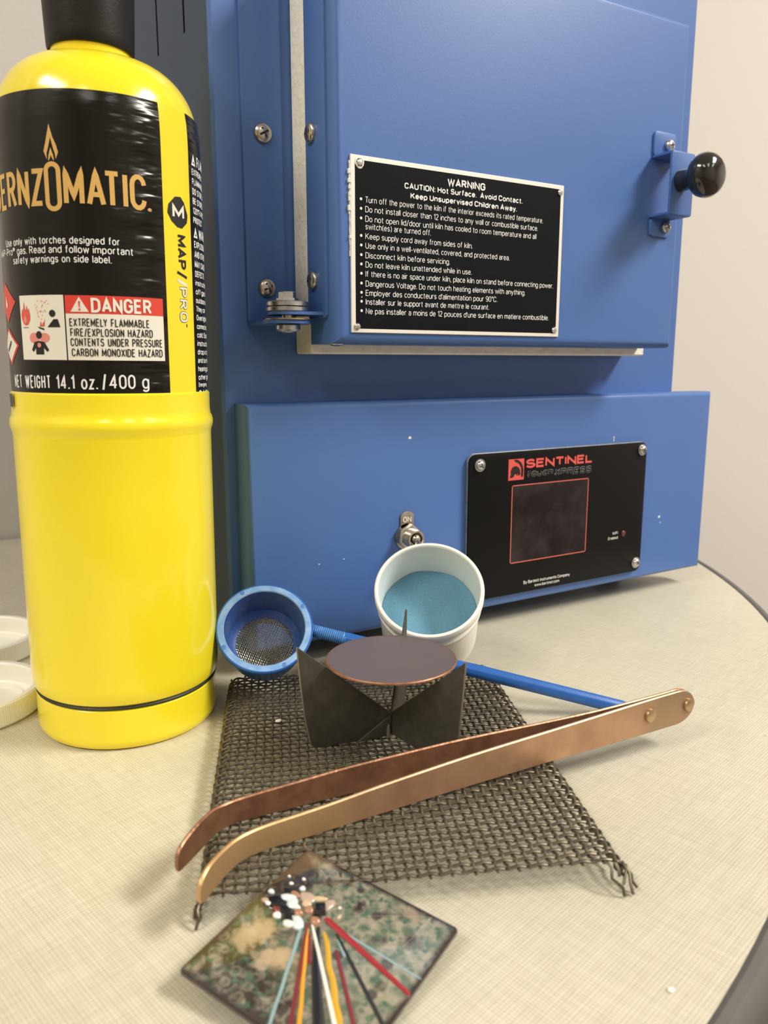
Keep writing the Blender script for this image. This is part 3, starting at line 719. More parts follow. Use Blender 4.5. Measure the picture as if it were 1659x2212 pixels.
# toggle switch
tx_, tz_ = .2197, .0612
bm = BM()
prism(bm, [(tx_ - .0040, tz_)] + [(tx_ - .0040, .0722)] + [(tx_ + .0040 * math.cos(math.radians(a)), .0722 + .0026 * math.sin(math.radians(a))) for a in range(170, 9, -20)] + [(tx_ + .0040, .0722), (tx_ + .0040, tz_)], lambda u, v, t: (u, CY - t, v), .0001, .0009, .0001)
lathe(bm, [(.0072, .0001), (.0072, .0009)], 28, (tx_, CY, tz_), (0, -1, 0), cap1=True)
sw = obj('toggle_switch', bm, M['nickel'], kiln); tag(sw, 'nickel toggle switch with ON tab')
bm = BM(); text(bm, 'ON', tx_ - .0026, tx_ + .0026, .0690, .0030, lambda u, v: (u, CY - .00096, v), bold=.18); obj('lettering', bm, M['silver'], sw, smooth=0)
bm = BM(); lathe(bm, [(.0066, .0009), (.0072, .0014), (.0072, .0036), (.0060, .0042), (.005, .0042)], 6, (tx_, CY, tz_), (0, -1, 0), a0=.35); obj('hex_nut', bm, M['nickel'], sw)
bm = BM(); prof = [(.0047, .004)]
for k in range(9): prof += [(.0050, .0046 + k * .0006), (.0046, .0049 + k * .0006)]
lathe(bm, prof + [(.0048, .0101), (.0040, .0103), (.0036, .0098), (.0034, .006), (0, .006)], 32, (tx_, CY, tz_), (0, -1, 0)); obj('threaded_bushing', bm, M['nickel'], sw)
bm = BM(); c0 = Vector((tx_, CY - .0088, tz_ + .0002)); lathe(bm, [(0, -.0029)] + [(.0029 * math.cos(a), .0029 * math.sin(a)) for a in (-1, -.5, 0, .5, 1)] + [(0, .0029)], 20, c0, (0, -1, 0))
tube(bm, [c0, c0 + Vector((0, -.004, -.003)), c0 + Vector((0, -.009, -.0075)), c0 + Vector((0, -.0098, -.0082))], [.0016, .0018, .0024, .0014], 12); obj('lever', bm, M['nickel'], sw)
# chips in the paint on the front
for x, y, z, s in ((.2215, CY, .1135, .0010), (.3715, CY, .1068, .0005), (.168, CY, .0527, .0004), (.182, CY, .0535, .0004), (.4175, CY, .052, .0010), (.419, CY, .048, .0005)):
    bm = BM(); fill(bm, [[(x + s * random.uniform(.5, 1.2) * math.cos(a) * 1.2, z + s * random.uniform(.4, 1) * math.sin(a)) for a in [k * math.pi / 4 for k in range(8)]]], lambda u, v, y=y: (u, y - .00006, v))
    obj('paint_chip', bm, M['crumb'], cbox, smooth=0)
bm = BM(); fill(bm, [[(.3712, .1040), (.3718, .1040), (.3717, .1066), (.3713, .1066)]], lambda u, v: (u, CY - .00006, v))
obj('paint_chip', bm, M['crumb'], cbox, smooth=0)

# ------------------------------------------------------------------ torch fuel cylinder
th = math.radians(.6)
zx = Vector((math.sin(th) * .859, -math.sin(th) * .511, math.cos(th)))
xx = Vector((0, 1, 0)).cross(zx).normalized(); yy = zx.cross(xx)
ROT = Matrix((xx, yy, zx)).transposed()
cyl = thing('torch_fuel_cylinder', 'tall yellow fuel cylinder with black and yellow label and black cap', 'fuel cylinder', (.0703, .3377, .0004), ROT)
AZ0 = math.radians(-102.009)
def rz(z):
    if z < .233: return .0373
    t = min(1, (z - .233) / (.2625 - .233))
    return .0140 + (.0372 - .0140) * max(0, 1 - t ** 2.5) ** (1 / 2.0)
def CY_(off):
    def fn(s, z):
        r = rz(z) + off; a = AZ0 + s / .0376
        return (r * math.cos(a), r * math.sin(a), z)
    return fn
bm = BM()
prof = [(0, .002), (.033, .002), (.0345, 0), (.0358, .0004), (.0370, .0022), (.0372, .004), (.0372, .0166), (.0366, .0172), (.0366, .0188), (.0376, .0194), (.0383, .0212), (.0386, .025)]
prof += [(.0386, .10), (.0386, .1235), (.0388, .1250), (.0394, .1268), (.0396, .1285), (.0392, .1303), (.0386, .1315), (.0384, .1335), (.0384, .1400), (.0378, .1406), (.0372, .1412)]
z = .150
while z < .232: prof.append((.0372, z)); z += .02
for k in range(0, 25): z = .233 + (.2624 - .233) * k / 24; prof.append((rz(z), z))
prof += [(.0140, .2626), (.0143, .2640), (.0146, .2655), (.0146, .2720), (.0, .2720)]
lathe(bm, prof, 128)
for v in bm.verts:
    if v.co.z > .2615: v.co += Vector((-.0014, .0008, 0)) * min(1, (v.co.z - .2615) / .0012)
obj('body', bm, M['yellow'], cyl, local=True)
bm = BM(); lathe(bm, [(.0367, .0171), (.0373, .0175), (.0374, .0180), (.0367, .0187)], 128); obj('seam_band', bm, M['seam'], cyl, local=True)
bm = BM()
lathe(bm, [(.0148, .2760), (.0147, .2672), (.0150, .2660), (.0154, .2662), (.0158, .2672), (.0160, .2700), (.0166, .2860), (.0173, .3100), (.0174, .3120), (.0166, .3130), (0, .3130)], 64, (-.0014, .0008, 0)); obj('cap', bm, M['capblack'], cyl, local=True)
def patch(bm, s0, s1, z0, z1, off, ds=.0015, slant=0.):
    fn = CY_(off); n = max(2, int((s1 - s0) / ds)); m_ = max(2, int((z1 - z0) / .004)); g = []
    for j in range(m_ + 1):
        z = z0 + (z1 - z0) * j / m_
        g.append([bm.verts.new(fn(s0 + (s1 - s0) * i / n + slant * (z - .19), z)) for i in range(n + 1)])
    for j in range(m_):
        for i in range(n): bm.faces.new((g[j][i], g[j][i + 1], g[j + 1][i + 1], g[j + 1][i]))
LZ0, LZ1 = .1388, .2432
bm = BM(); patch(bm, -.075, .0216, LZ0, LZ1, .00050); patch(bm, .0363, .085, LZ0, LZ1 + .0002, .00050)
lab = obj('label', bm, M['label'], cyl, local=True)
bm = BM(); patch(bm, .0213, .0366, LZ0, LZ1, .00048); obj('label_stripe', bm, M['yellowlab'], cyl, local=True)
bm = BM(); patch(bm, -.0485, -.0445, LZ0 - .004, LZ0 + .001, .0018); obj('label_tail', bm, M['label'], lab, local=True)
O1, O2, O3 = .00062, .00074, .00086
T1, T2, T3 = CY_(O1), CY_(O2), CY_(O3)
# gold name
bm = BM()
text(bm, 'BERNZ', -.0500, -.0201, .2052, .0123, T1, bold=.135, split=True, gap=.06)
text(bm, 'MATIC', -.0130, .0150, .2052, .0121, T1, bold=.135, split=True, gap=.06)
ro, ri = circ(-.0167, 0, .0029, 28), circ(-.0167, 0, .0013, 28)
def ell(rx, top, bot):
    o = []
    for k in range(17): a = math.pi * k / 16; o.append((-.0167 + rx * math.cos(a), top - rx + rx * math.sin(a)))
    for k in range(17): a = math.pi + math.pi * k / 16; o.append((-.0167 + rx * math.cos(a), bot + rx + rx * math.sin(a)))
    return o
A, B = ell(.0030, .2196, .2033), ell(.0014, .2180, .2049)
fill(bm, [[A[i], A[(i + 1) % 34], B[(i + 1) % 34], B[i]] for i in range(34)], T1)
fl = lambda pts: [(-.0167 + x * .0027, .2205 + y * .0112) for x, y in pts]
fill(bm, [fl([(-.55, -.02), (-.95, .22), (-.6, .5), (-.05, 1.0), (.35, .62), (.75, .40), (.98, .18), (.62, -.02), (.58, .12), (.35, .30), (.05, .62), (-.25, .36), (-.55, .16)]),
          fl([(-.38, -.06), (-.30, .10), (0, .32), (.32, .10), (.40, -.06), (.22, -.02), (0, .10), (-.2, -.02)])], T1)
text(bm, '\u00ae', .0153, .0168, .2040, .0024, T1)
obj('name_lettering', bm, M['gold'], lab, local=True, smooth=0)
bm = BM()
text(bm, 'Use only with torches designed for', -.0425, .0048, .1925, .0026, T1, bold=.13, split=True)
text(bm, 'MAP-Pro\u00ae gas. Read and follow important', -.0500, .0093, .1894, .0026, T1, bold=.13, split=True)
text(bm, 'safety warnings on side label.', -.0375, .0017, .1862, .0026, T1, bold=.13, split=True)
obj('use_lettering', bm, M['print'], lab, local=True, smooth=0); bm = BM()
text(bm, 'NET WEIGHT', -.0440, -.0225, .1422, .0048, T1, bold=.12, split=True)
text(bm, '14.1 oz.', -.0203, -.0052, .1421, .0050, T1, bold=.12, split=True)
text(bm, '/', -.0037, -.0022, .1421, .0055, T1, bold=.12, split=True); text(bm, '400 g', -.0012, .0129, .1423, .0051, T1, bold=.12, split=True)
obj('weight_lettering', bm, M['print'], lab, local=True, smooth=0)
# hazard box
bm = BM(); patch(bm, -.0353, -.0155, .1525, .1752, .00062); patch(bm, -.0150, .0197, .1525, .1690, .00062)
hz = obj('hazard_box', bm, M['boxwhite'], lab, local=True)
bm = BM(); patch(bm, -.0150, .0197, .1688, .1751, .00066); obj('red_band', bm, M['boxred'], lab, local=True)
bm = BM(); text(bm, 'DANGER', -.0060, .0150, .1692, .0051, T3, bold=.175, split=True, gap=.07)
fill(bm, [[(-.0131, .1694), (-.0068, .1694), (-.00995, .1746)]], T2); obj('danger_lettering', bm, M['boxwhite'], lab, local=True, smooth=0)
bm = BM(); fill(bm, [[(-.01025, .1731), (-.00965, .1731), (-.0098, .1709), (-.0101, .1709)], circ(-.00995, .1702, .00038, 10)], T3); obj('exclamation_mark', bm, M['boxred'], lab, local=True, smooth=0)
bm = BM()
for s, x0, x1, z in (('EXTREMELY FLAMMABLE', -.0138, .0140, .1643), ('FIRE/EXPLOSION HAZARD', -.0137, .0151, .1608), ('CONTENTS UNDER PRESSURE', -.0138, .0188, .1574), ('CARBON MONOXIDE HAZARD', -.0136, .0187, .1538)):
    text(bm, s, x0, x1, z, .00285, T2, bold=.125, split=True, gap=.08)
# pictograms in black: bench line, reacting figure, breathing figure
fill(bm, [[(-.0338, .16385), (-.0310, .16385), (-.0310, .16405), (-.0338, .16405)],
          circ(-.0200, .1688, .00125, 16), [(-.0222, .1640), (-.0196, .1668), (-.0180, .1668), (-.0172, .1640)],
          [(-.0266, .1643), (-.0238, .1636), (-.0236, .1629), (-.0258, .1636)],
          circ(-.0262, .1613, .00135, 16),
          [(-.0300, .1560), (-.0285, .1588), (-.0262, .1592), (-.0240, .1588), (-.0222, .1560), (-.0230, .1553), (-.0244, .1568), (-.0244, .1544), (-.0280, .1544), (-.0280, .1568), (-.0292, .1553)]], T2)
obj('black_lettering', bm, M['blackink'], hz, local=True, smooth=0)
bm = BM()
fill(bm, [[(-.0322 + x * .0024, .1647 + y * .0085) for x, y in [(0, 0), (-.5, .05), (-.9, .25), (-1, .45), (-.7, .7), (-.65, .55), (-.4, .75), (-.2, 1.0), (-.1, .7), (.15, .62), (.35, .85), (.5, .6), (.75, .72), (1, .4), (.9, .22), (.5, .04)]],
          [(-.0262 + .0007, .1642), (-.0250, .1662), (-.0246, .1646), (-.0232, .1664), (-.0235, .1643)]], T2)
for k in range(34):
    x, z = random.uniform(-.0272, -.0215), random.uniform(.1650, .1732)
    if abs(x + .0243) < .0006 + (z - .164) * .34: fill(bm, [[(x, z), (x + .0003, z + .0003), (x + .0001, z + .0007)]], T2)
obj('flame_print', bm, M['orangered'], hz, local=True, smooth=0)
bm = BM(); fill(bm, [circ(-.0285, .1602, .0024, 20, .0019), circ(-.0238, .1603, .0022, 20, .0017)], CY_(.00068)); fill(bm, [circ(-.0262, .1577, .00085, 14)], T3)
fill(bm, [[(-.0324 + x * .0011, .1652 + y * .0036) for x, y in [(0, 0), (-.8, .3), (-.4, .9), (0, .6), (.4, 1), (.8, .3)]]], CY_(.0008)); obj('pink_print', bm, M['pink'], hz, local=True, smooth=0)
# hazard diamonds at the left
bm = BM(); fill(bm, [[(-.0478, .1808), (-.0383, .1733), (-.0465, .1660), (-.0555, .1733)], [(-.0470, .1645), (-.0380, .1576), (-.0458, .1503), (-.0545, .1572)]], T1); obj('hazard_diamond', bm, M['boxred'], lab, local=True, smooth=0)
bm = BM(); fill(bm, [[(-.0470, .1632), (-.0392, .1576), (-.0458, .1516), (-.0532, .1572)], [(-.0466 + x * .0016, .1708 + y * .0048) for x, y in [(0, 0), (-.8, .3), (-.5, .7), (-.1, 1), (.3, .6), (.8, .35)]]], T2); obj('diamond_symbol', bm, M['boxwhite'], lab, local=True, smooth=0)
bm = BM(); fill(bm, [[(-.0492, .1560), (-.0487, .1552), (-.0445, .1580), (-.0438, .1592), (-.0447, .1594), (-.0453, .1588)]], T3); obj('cylinder_symbol', bm, M['blackink'], lab, local=True, smooth=0)
# stripe: hexagon and gas name running down
stripe = bpy.data.objects['label_stripe']
bm = BM(); hexo = [(.0272, .2122), (.0302, .2126), (.0322, .2108), (.0342, .2066), (.0336, .2038), (.0306, .2014), (.0280, .2016), (.0252, .2034), (.0234, .2062), (.0240, .2092)]
fill(bm, [hexo], T1)
def down(s0, zt, fnb): return lambda u, v: fnb(s0 + v, zt - u)
D = down(.0276, .1990, T1)
text(bm, 'MAP', 0, .0124, 0, .0046, D, bold=.20, split=True); text(bm, '/', .0131, .0158, -.0006, .0056, D, bold=.18)
obj('black_lettering', bm, M['blackink'], stripe, local=True, smooth=0)
bm = BM(); text(bm, 'M', .0256, .0318, .2046, .0048, T2, bold=.22, split=True); obj('initial_letter', bm, M['boxwhite'], stripe, local=True, smooth=0); bm = BM(); text(bm, '/', .0160, .0187, -.0006, .0056, D, bold=.18)
D2 = down(.0276, .1990, T1); text(bm, 'PRO', .0188, .0320, -.0001, .0048, D2, bold=.24, split=True, thin=.00042); obj('white_lettering', bm, M['boxwhite'], stripe, local=True, smooth=0)
bm = BM(); text(bm, 'PRO', .0188, .0320, -.0001, .0048, down(.0276, .1990, CY_(.00056)), bold=.24, split=True); text(bm, '\u00ae', .0324, .0338, .0028, .0013, D); obj('outline_lettering', bm, M['blackink'], stripe, local=True, smooth=0)
# side panel lettering
bm = BM(); zz = .2312
for s, h in (('\u26a0 FLAMMABLE', .0050), ('EXTREMELY', .0030), ('FLAMMABLE. DO', .0030), ('DO STORE AT', .0030), ('BE STORED', .0030), ('120\u00b0F/49\u00b0C', .0030), ('PROTECT', .0030), ('\u26a0 WARNING', .0048), ('EXPLOSION', .0032), ('AND OTHER', .0032), ('MAY CAUSE', .0032), ('DEFECTS.', .0030), ('instructions', .0028), ('off gas. In', .0028), ('outdoors or', .0028), ('They can', .0028), ('Overtighten', .0028), ('connections', .0028), ('cold. Store', .0028), ('instruction', .0028), ('drop or tip', .0028), ('and turn off', .0028), ('hearing pro', .0028), ('other igni', .0028), ('Emergency', .0022), ('C.A.S. No', .0038), ('DOT-39', .0042)):
    zz -= h * 1.0 + .0005
    text(bm, s, .0385, .0385 + len(s) * h * .50, zz, h * .78, T1, bold=.16, split=True)
obj('side_lettering', bm, M['print'], lab, local=True, smooth=0)

# ------------------------------------------------------------------ two white lids at the left
def lid(x, y, label):
    t_ = thing('loose_lid', label, 'lid', (x, y, 0), group='white plastic lids behind the fuel cylinder')
    R = .0320; bm = BM(); n = 480
    prof = [(0, .0012), (R - .004, .0012), (R - .0034, .002), (R - .0034, .0100), (R - .0028, .0108), (R - .0006, .0108), (R, .0100), (R, .0012), (R - .001, 0), (0, 0)]
    lathe(bm, prof[::-1], n, (x, y, 0))
    for v in bm.verts:
        p = Vector((v.co.x - x, v.co.y - y, 0))
        if p.length > R - .0002 and .0005 < v.co.z < .0105:
            a = math.atan2(p.y, p.x); p2 = p * (1 + .006 * (1 if int(round(a / (2 * math.pi / n))) % 2 else 0)); v.co.x, v.co.y = x + p2.x, y + p2.y
    obj('rim_shell', bm, M['lid'], t_)
    bm = BM(); lathe(bm, [(R - .0095, .0012), (R - .0095, .0030), (R - .0090, .0034), (R - .0084, .0030), (R - .0084, .0012)], 96, (x, y, 0)); obj('sealing_ring', bm, M['lid'], t_)
lid(.0081, .3779, 'nearer white plastic jar lid, open side up left of fuel cylinder')
lid(.0165, .4540, 'farther white plastic jar lid, open side up behind the other lid')

# ------------------------------------------------------------------ woven wire mesh stand
ang = math.radians(-23.2)
e1 = Vector((math.cos(ang), math.sin(ang), 0)); e2 = Vector((-math.sin(ang), math.cos(ang), 0)); FL = Vector((.0541, .1909, 0))
ms = thing('wire_mesh_stand', 'dark woven wire mesh stand with bent-down sides lying on the table', 'mesh stand', tuple(FL + e1 * .061 + e2 * .078))
Wd, Ln, rb, zc = .1225, .1545, .0038, .0086
def cross(s):
    """arc length along the sheet's width -> (w, z, normal w, normal z)"""
    q = rb * math.pi / 2
    if s < 0:
        w_, zz_, nx, nz = cross(Wd - s); return Wd - w_, zz_, -nx, nz
    if s < rb: return cross_flat(s) if False else _cr(s)
    return _cr(s)
def _cr(s):
    flat = Wd - rb
    if s <= flat: return s, zc, 0, 1
    a = (s - flat) / rb
    if a <= math.pi / 2: return flat + rb * math.sin(a), zc - rb * (1 - math.cos(a)), math.sin(a), math.cos(a)
    return Wd, zc - rb - (s - flat - rb * math.pi / 2), 1, 0
def cr(s):
    if s >= Wd / 2: return _cr(s)
    w_, z_, nx, nz = _cr(Wd - s); return Wd - w_, z_, -nx, nz
def P3(s, l, off):
    w_, z_, nx, nz = cr(s)
    p = FL + e1 * (w_ + nx * off) + e2 * l; p.z = z_ + nz * off; return p
pit = .00322; rw = .00049; amp = .00026; amp2 = .00056
s_lo, s_hi = -(rb * math.pi / 2 - rb) - (zc - rb - .0012), Wd + (rb * math.pi / 2 - rb) + (zc - rb - .0012)
ni = int((s_hi - s_lo) / pit); nj = int(Ln / pit)
bm = BM()
jit = lambda k, m_: .00016 * math.sin(k * 12.9898 + m_ * 4.1)
for j in range(nj + 1):                                  # across, bending down at both sides
    l = .001 + j * pit + jit(j, 1); pts = []
    st = 5; N = ni * st
    for k in range(N + 1):
        s = s_lo + k / st * pit
        ph = math.cos(math.pi * k / st + math.pi * j)
        pts.append(P3(s, l + .00012 * math.sin(k * .13 + j), amp * ph))
    tube(bm, pts, rw, 6)
obj('weft_wires', bm, M['wire'], ms, smooth=60)
bm = BM()
for i in range(ni + 1):
    s = s_lo + i * pit; st = 5; pts = []
    ext = int(st * random.uniform(.3, .55))
    for k in range(-ext, nj * st + ext + 1):
        ph = -math.cos(math.pi * k / st + math.pi * i)
        pts.append(P3(s + jit(i, 2) + .0001 * math.sin(k * .11 + i), .001 + k / st * pit, amp2 * ph))
    tube(bm, pts, rw, 6)
obj('warp_wires', bm, M['wire'], ms, smooth=60)
# frayed ends at the two front corners
FR = FL + e1 * Wd
def fr(base, offs):
    obj('frayed_wire', tube(BM(), [base + e1 * a + e2 * b + Vector((0, 0, z)) for a, b, z in offs], rw, 6), M['wire'], ms, smooth=60)
fr(FR, [(-.0050, .0010, .0080), (-.0042, -.0010, .0072), (-.0046, -.0026, .0048), (-.0020, -.0044, .0030), (-.0016, -.0050, .0006)])
fr(FR, [(-.0024, .0010, .0078), (-.0020, -.0010, .0066), (-.0021, -.0020, .0048)])
fr(FR, [(.0000, .0012, .0074), (.0004, -.0010, .0060), (-.0008, -.0026, .0044), (-.0014, -.0034, .0030)])
fr(FR, [(.0012, .0014, .0062), (.0014, -.0012, .0046), (.0010, -.0030, .0030), (.0012, -.0046, .0006)])
fr(FR, [(.0010, .0024, .0050), (.0026, .0000, .0036), (.0020, -.0022, .0030), (.0030, -.0034, .0018)])
fr(FL, [(.0006, .0014, .0060), (.0000, -.0004, .0046), (.0006, -.0020, .0036), (-.0004, -.0026, .0006)])
fr(FL, [(-.0008, .0014, .0040), (-.0008, -.0006, .0026), (.0004, -.0016, .0026)])
ZM = .0096

# ------------------------------------------------------------------ three-winged trivet and the copper disc on it
TC = Vector((.1468, .2415, 0))
tv = thing('trivet', 'dark three-winged steel firing trivet standing on the wire mesh', 'trivet', (TC.x, TC.y, ZM))
def wing(deg, extra=None, name='wing'):
    d = Vector((math.cos(math.radians(deg)), math.sin(math.radians(deg)), 0)); nn = Vector((-d.y, d.x, 0))
    bm = BM()
    o = [(0, .0200), (.0357, .0500), (.0346, .0360), (.0332, .0220), (.0312, ZM + .0016), (.0298, ZM), (.0125, ZM + .0006), (0, ZM + .0020)]
    prism(bm, o, lambda u, v, t: TC + d * u + nn * t + Vector((0, 0, v)), -.0004, .0004, .0001)
    wg = obj(name, bm, M['trivet'], tv)
    bm = BM()                                            # bare metal where the shears cut the outer edge
    pts = [(.0357, .0500), (.0346, .0360), (.0332, .0220), (.0312, ZM + .0016)]
    tube(bm, [TC + d * (u + .00005) + Vector((0, 0, v)) for u, v in pts], .00042, 6); obj('cut_edge', bm, M['trivetedge'], wg)
    return d, nn
dl, nl = wing(165); dr, nr = wing(-75); db, nb = wing(48.5)
bm = BM()
prism(bm, [(.0, .0200), (.0006, ZM + .0016), (.0135, ZM + .0006)], lambda u, v, t: TC + dl * u + nl * (.0005 + t) + Vector((0, 0, v)), 0, .0007, .0001)
obj('welded_tab', bm, M['trivet'], tv)
bm = BM()
wl = TC + dr * .0004 - nr * .0006 + (dl * .001)
tube(bm, [wl + Vector((0, 0, ZM + .0010)), wl + nl * .0006 + Vector((0, 0, ZM + .0040)), wl + Vector((0, 0, ZM + .0075))], [.0010, .0007, .0003], 8); obj('weld_bead', bm, M['trivetedge'], tv)
DZ = .0414
dk = thing('copper_disc', 'round dull purple-brown fired copper disc resting on the trivet', 'disc', (.1469, .2415, DZ))
bm = BM(); n_ = 96; R = .0247
lathe(bm, [(0, 0), (R - .0003, 0), (R - .0001, .0002), (R - .0001, .0006), (R - .0005, .0009), (R * .5, .00075), (0, .0007)], n_, (.1469, .2415, DZ)); obj('plate', bm, M['disc'], dk)
bm = BM(); lathe(bm, [(R - .0004, -.00004), (R + .00008, .0001), (R + .0001, .0006), (R - .0002, .00092), (R - .0006, .00095)], n_, (.1469, .2415, DZ)); obj('bare_rim', bm, M['discedge'], dk)

# ------------------------------------------------------------------ jar of blue powder, tipped towards the viewer
def axis_rot(a, roll=0):
    z = Vector(a).normalized(); x = Vector((0, 0, 1)).cross(z).normalized(); y = z.cross(x)
    return Matrix((x, y, z)).transposed()
ja = Vector((-.3885, -.5632, .7293))
JC = Vector((.1979, .2917, .0494))
jar = thing('jar', 'open white plastic jar of blue powder tipped forward against the kiln box', 'jar', JC, axis_rot(ja))
R = .02563; JL = .0452
bm = BM()
lathe(bm, [(0, -JL), (R - .0052, -JL), (R - .0030, -JL + .0008), (R - .0019, -JL + .0028), (R - .0016, -.0135), (R - .0010, -.0127), (R - .0006, -.0118), (R - .0006, -.0106), (R - .0012, -.0098), (R - .0022, -.0088), (R - .0022, -.0068), (R - .0004, -.0058), (R, -.0050), (R, -.0012), (R - .0004, -.0003), (R - .0011, 0), (R - .0017, -.0002), (R - .0020, -.0012)], 96)
bmesh.ops.recalc_face_normals(bm, faces=bm.faces[:])
obj('body', bm, M['jar'], jar, local=True)
bm = BM(); lathe(bm, [(R - .0020, -.0012), (R - .0024, -.012), (R - .0030, -.030), (R - .0034, -JL + .003), (0, -JL + .002)][::-1], 96)
obj('inner_wall', bm, M['jarin'], jar, local=True)
pw = thing('enamel_powder', 'blue enamel powder half filling the tipped white jar', 'powder', JC, axis_rot(ja)); tag(pw, kind='stuff')
bm = BM(); rr = R - .0029; nrg = 26; na = 90
prev = None
for k in range(nrg + 1):
    r = rr * (1 - k / nrg); ring = []
    for i in range(na if k < nrg else 1):
        a = 2 * math.pi * i / na; x, y = r * math.cos(a), r * math.sin(a)
        h = -.0205 + .0007 * math.sin(x * 260 + 1) * math.sin(y * 210) + random.uniform(-.00007, .00007) - .05 * y
        ring.append(bm.verts.new((x, y, h)))
    if prev:
        for i in range(na):
            j = (i + 1) % na
            if len(ring) == 1: bm.faces.new((prev[i], prev[j], ring[0]))
            else: bm.faces.new((prev[i], prev[j], ring[j], ring[i]))
    else: first = ring
    prev = ring
low = [bm.verts.new((v.co.x * .96, v.co.y * .96, -JL + .0034)) for v in first]
for i in range(na): bm.faces.new((first[(i + 1) % na], first[i], low[i], low[(i + 1) % na]))
bm.faces.new(low[::-1])
obj('powder_bed', bm, M['powder'], pw, local=True, smooth=60)

# ------------------------------------------------------------------ sieve with a long blue handle
sa = Vector((-.2574, -.679, .6875)); SC = Vector((.1235, .3097, .0382)); SR = .02118
sv = thing('hand_sieve', 'blue plastic cup sieve with a long handle lying across the wire mesh', 'sieve', SC, axis_rot(sa))
bm = BM()
lathe(bm, [(.0128, -.0236), (.0150, -.0236), (.0158, -.0228), (.0166, -.0200), (.0176, -.0100), (.0182, -.0032), (.0186, -.0024), (SR - .0005, -.0022), (SR, -.0016), (SR, -.0004), (SR - .0004, 0), (SR - .0008, 0)], 96)
cup = obj('cup', bm, M['sieveblue'], sv, local=True)
bm = BM(); lathe(bm, [(SR - .0008, 0), (.0180, 0), (.0176, -.0004)], 96); obj('rim', bm, M['sieverim'], sv, local=True)
bm = BM(); lathe(bm, [(.0176, -.0004), (.0170, -.0060), (.0163, -.0130), (.0160, -.0155), (.0150, -.0166), (.0141, -.0174), (.0131, -.0180), (.0128, -.0236)], 96); obj('inner_wall', bm, M['sievein'], sv, local=True)
for k, a in enumerate((118, 28, 205, 293)):
    a = math.radians(a); bm = BM(); lathe(bm, [(0, .00012), (.0009, .00012), (.0011, .00002)], 18, (.0195 * math.cos(a), .0195 * math.sin(a), 0)); obj('pin_mark', bm, M['pin'], sv, local=True)
bm = BM(); p_ = .00085; nn_ = int(.0130 / p_); st = 3
for fam in (0, 1):
    for i in range(-nn_, nn_ + 1):
        c_ = i * p_; h = math.sqrt(max(0, .0131 ** 2 - c_ * c_)); m0 = int(h / p_ * st)
        if m0 < 2: continue
        pts = []
        for k in range(-m0, m0 + 1):
            q = k / st * p_; zz_ = .00015 * math.cos(math.pi * k / st + math.pi * i) * (1 if fam else -1)
            a = math.radians(20); u, v = (q, c_) if fam else (c_, q)
            pts.append((u * math.cos(a) - v * math.sin(a), u * math.sin(a) + v * math.cos(a), -.0184 + zz_))
        tube(bm, pts, .00015, 4)
obj('mesh_screen', bm, M['sievewire'], sv, local=True, smooth=60)
he1 = Vector((.935, -.354, 0))
HS = SC + he1 * .0185 - sa * .0045; HE = Vector((.2560, .2224, .0033))
hd_ = (HE - HS).normalized()
bm = BM(); pr = [(.0024, .0)]
for k in range(18): pr += [(.00235, .001 + k * .0009), (.00285, .0013 + k * .0009), (.00285, .0016 + k * .0009)]
pr += [(.0026, .0175)]
lathe(bm, pr, 28, HS, hd_); obj('ribbed_collar', bm, M['ribblue'], sv)
bm = BM(); hl_ = (HE - HS).length
lathe(bm, [(.0025, .016), (.0031, .0185), (.0032, hl_ - .003), (.0028, hl_ - .0008), (.0018, hl_)], 8, HS, hd_, a0=.2, cap1=True)
t = bm; bmesh.ops.bevel(bm, geom=[e for e in bm.edges if e.calc_length() > .03], offset=.0005, segments=2, profile=.5, affect='EDGES')
obj('handle', bm, M['sieveblue'], sv, smooth=25)

# ------------------------------------------------------------------ copper tongs on edge across the mesh
tg = thing('copper_tongs', 'long riveted copper tongs with bent tips lying on edge across the mesh', 'tongs', (.16, .197, ZM))
def arm(stations, thick, name, m):
    """stations: (x, y, z0, z1) along the outer/front face; thickness goes to the other side"""
    bm = BM(); n = len(stations); rows = []
    for i, (x, y, z0, z1) in enumerate(stations):
        a = Vector(stations[max(i - 1, 0)][:2]); b = Vector(stations[min(i + 1, n - 1)][:2]); d = (b - a).normalized(); nrm = Vector((-d.y, d.x))
        c_ = min(.0004, (z1 - z0) * .2)
        prof = [(0, z0 + c_), (0, z1 - c_), (c_, z1), (thick - c_, z1), (thick, z1 - c_), (thick, z0 + c_), (thick - c_, z0), (c_, z0)]
        rows.append([bm.verts.new((x + nrm.x * t, y + nrm.y * t, z)) for t, z in prof])
    for A, B in zip(rows, rows[1:]):
        for k in range(8): bm.faces.new((A[k], A[(k + 1) % 8], B[(k + 1) % 8], B[k]))
    bm.faces.new(rows[0]); bm.faces.new(rows[-1][::-1]); bmesh.ops.recalc_face_normals(bm, faces=bm.faces[:])
    return obj(name, bm, m, tg, smooth=40)
def dens(st, k=4):
    out = []
    for i in range(len(st) - 1):
        p0, p1, p2, p3 = st[max(i - 1, 0)], st[i], st[i + 1], st[min(i + 2, len(st) - 1)]
        for j in range(k):
            t = j / k
            out.append(tuple(.5 * (2 * p1[c] + (p2[c] - p0[c]) * t + (2 * p0[c] - 5 * p1[c] + 4 * p2[c] - p3[c]) * t * t + (3 * p1[c] - p0[c] - 3 * p2[c] + p3[c]) * t ** 3) for c in range(4)))
    return out + [st[-1]]
z0 = .0100
def tail(x, y, zc_, hh, L, n=8):
    return [(x + L * math.sin(math.pi / 2 * k / n), y - .0002 * k / n, zc_ - hh * max(.12, math.cos(math.pi / 2 * k / n)), zc_ + hh * max(.12, math.cos(math.pi / 2 * k / n))) for k in range(1, n + 1)]
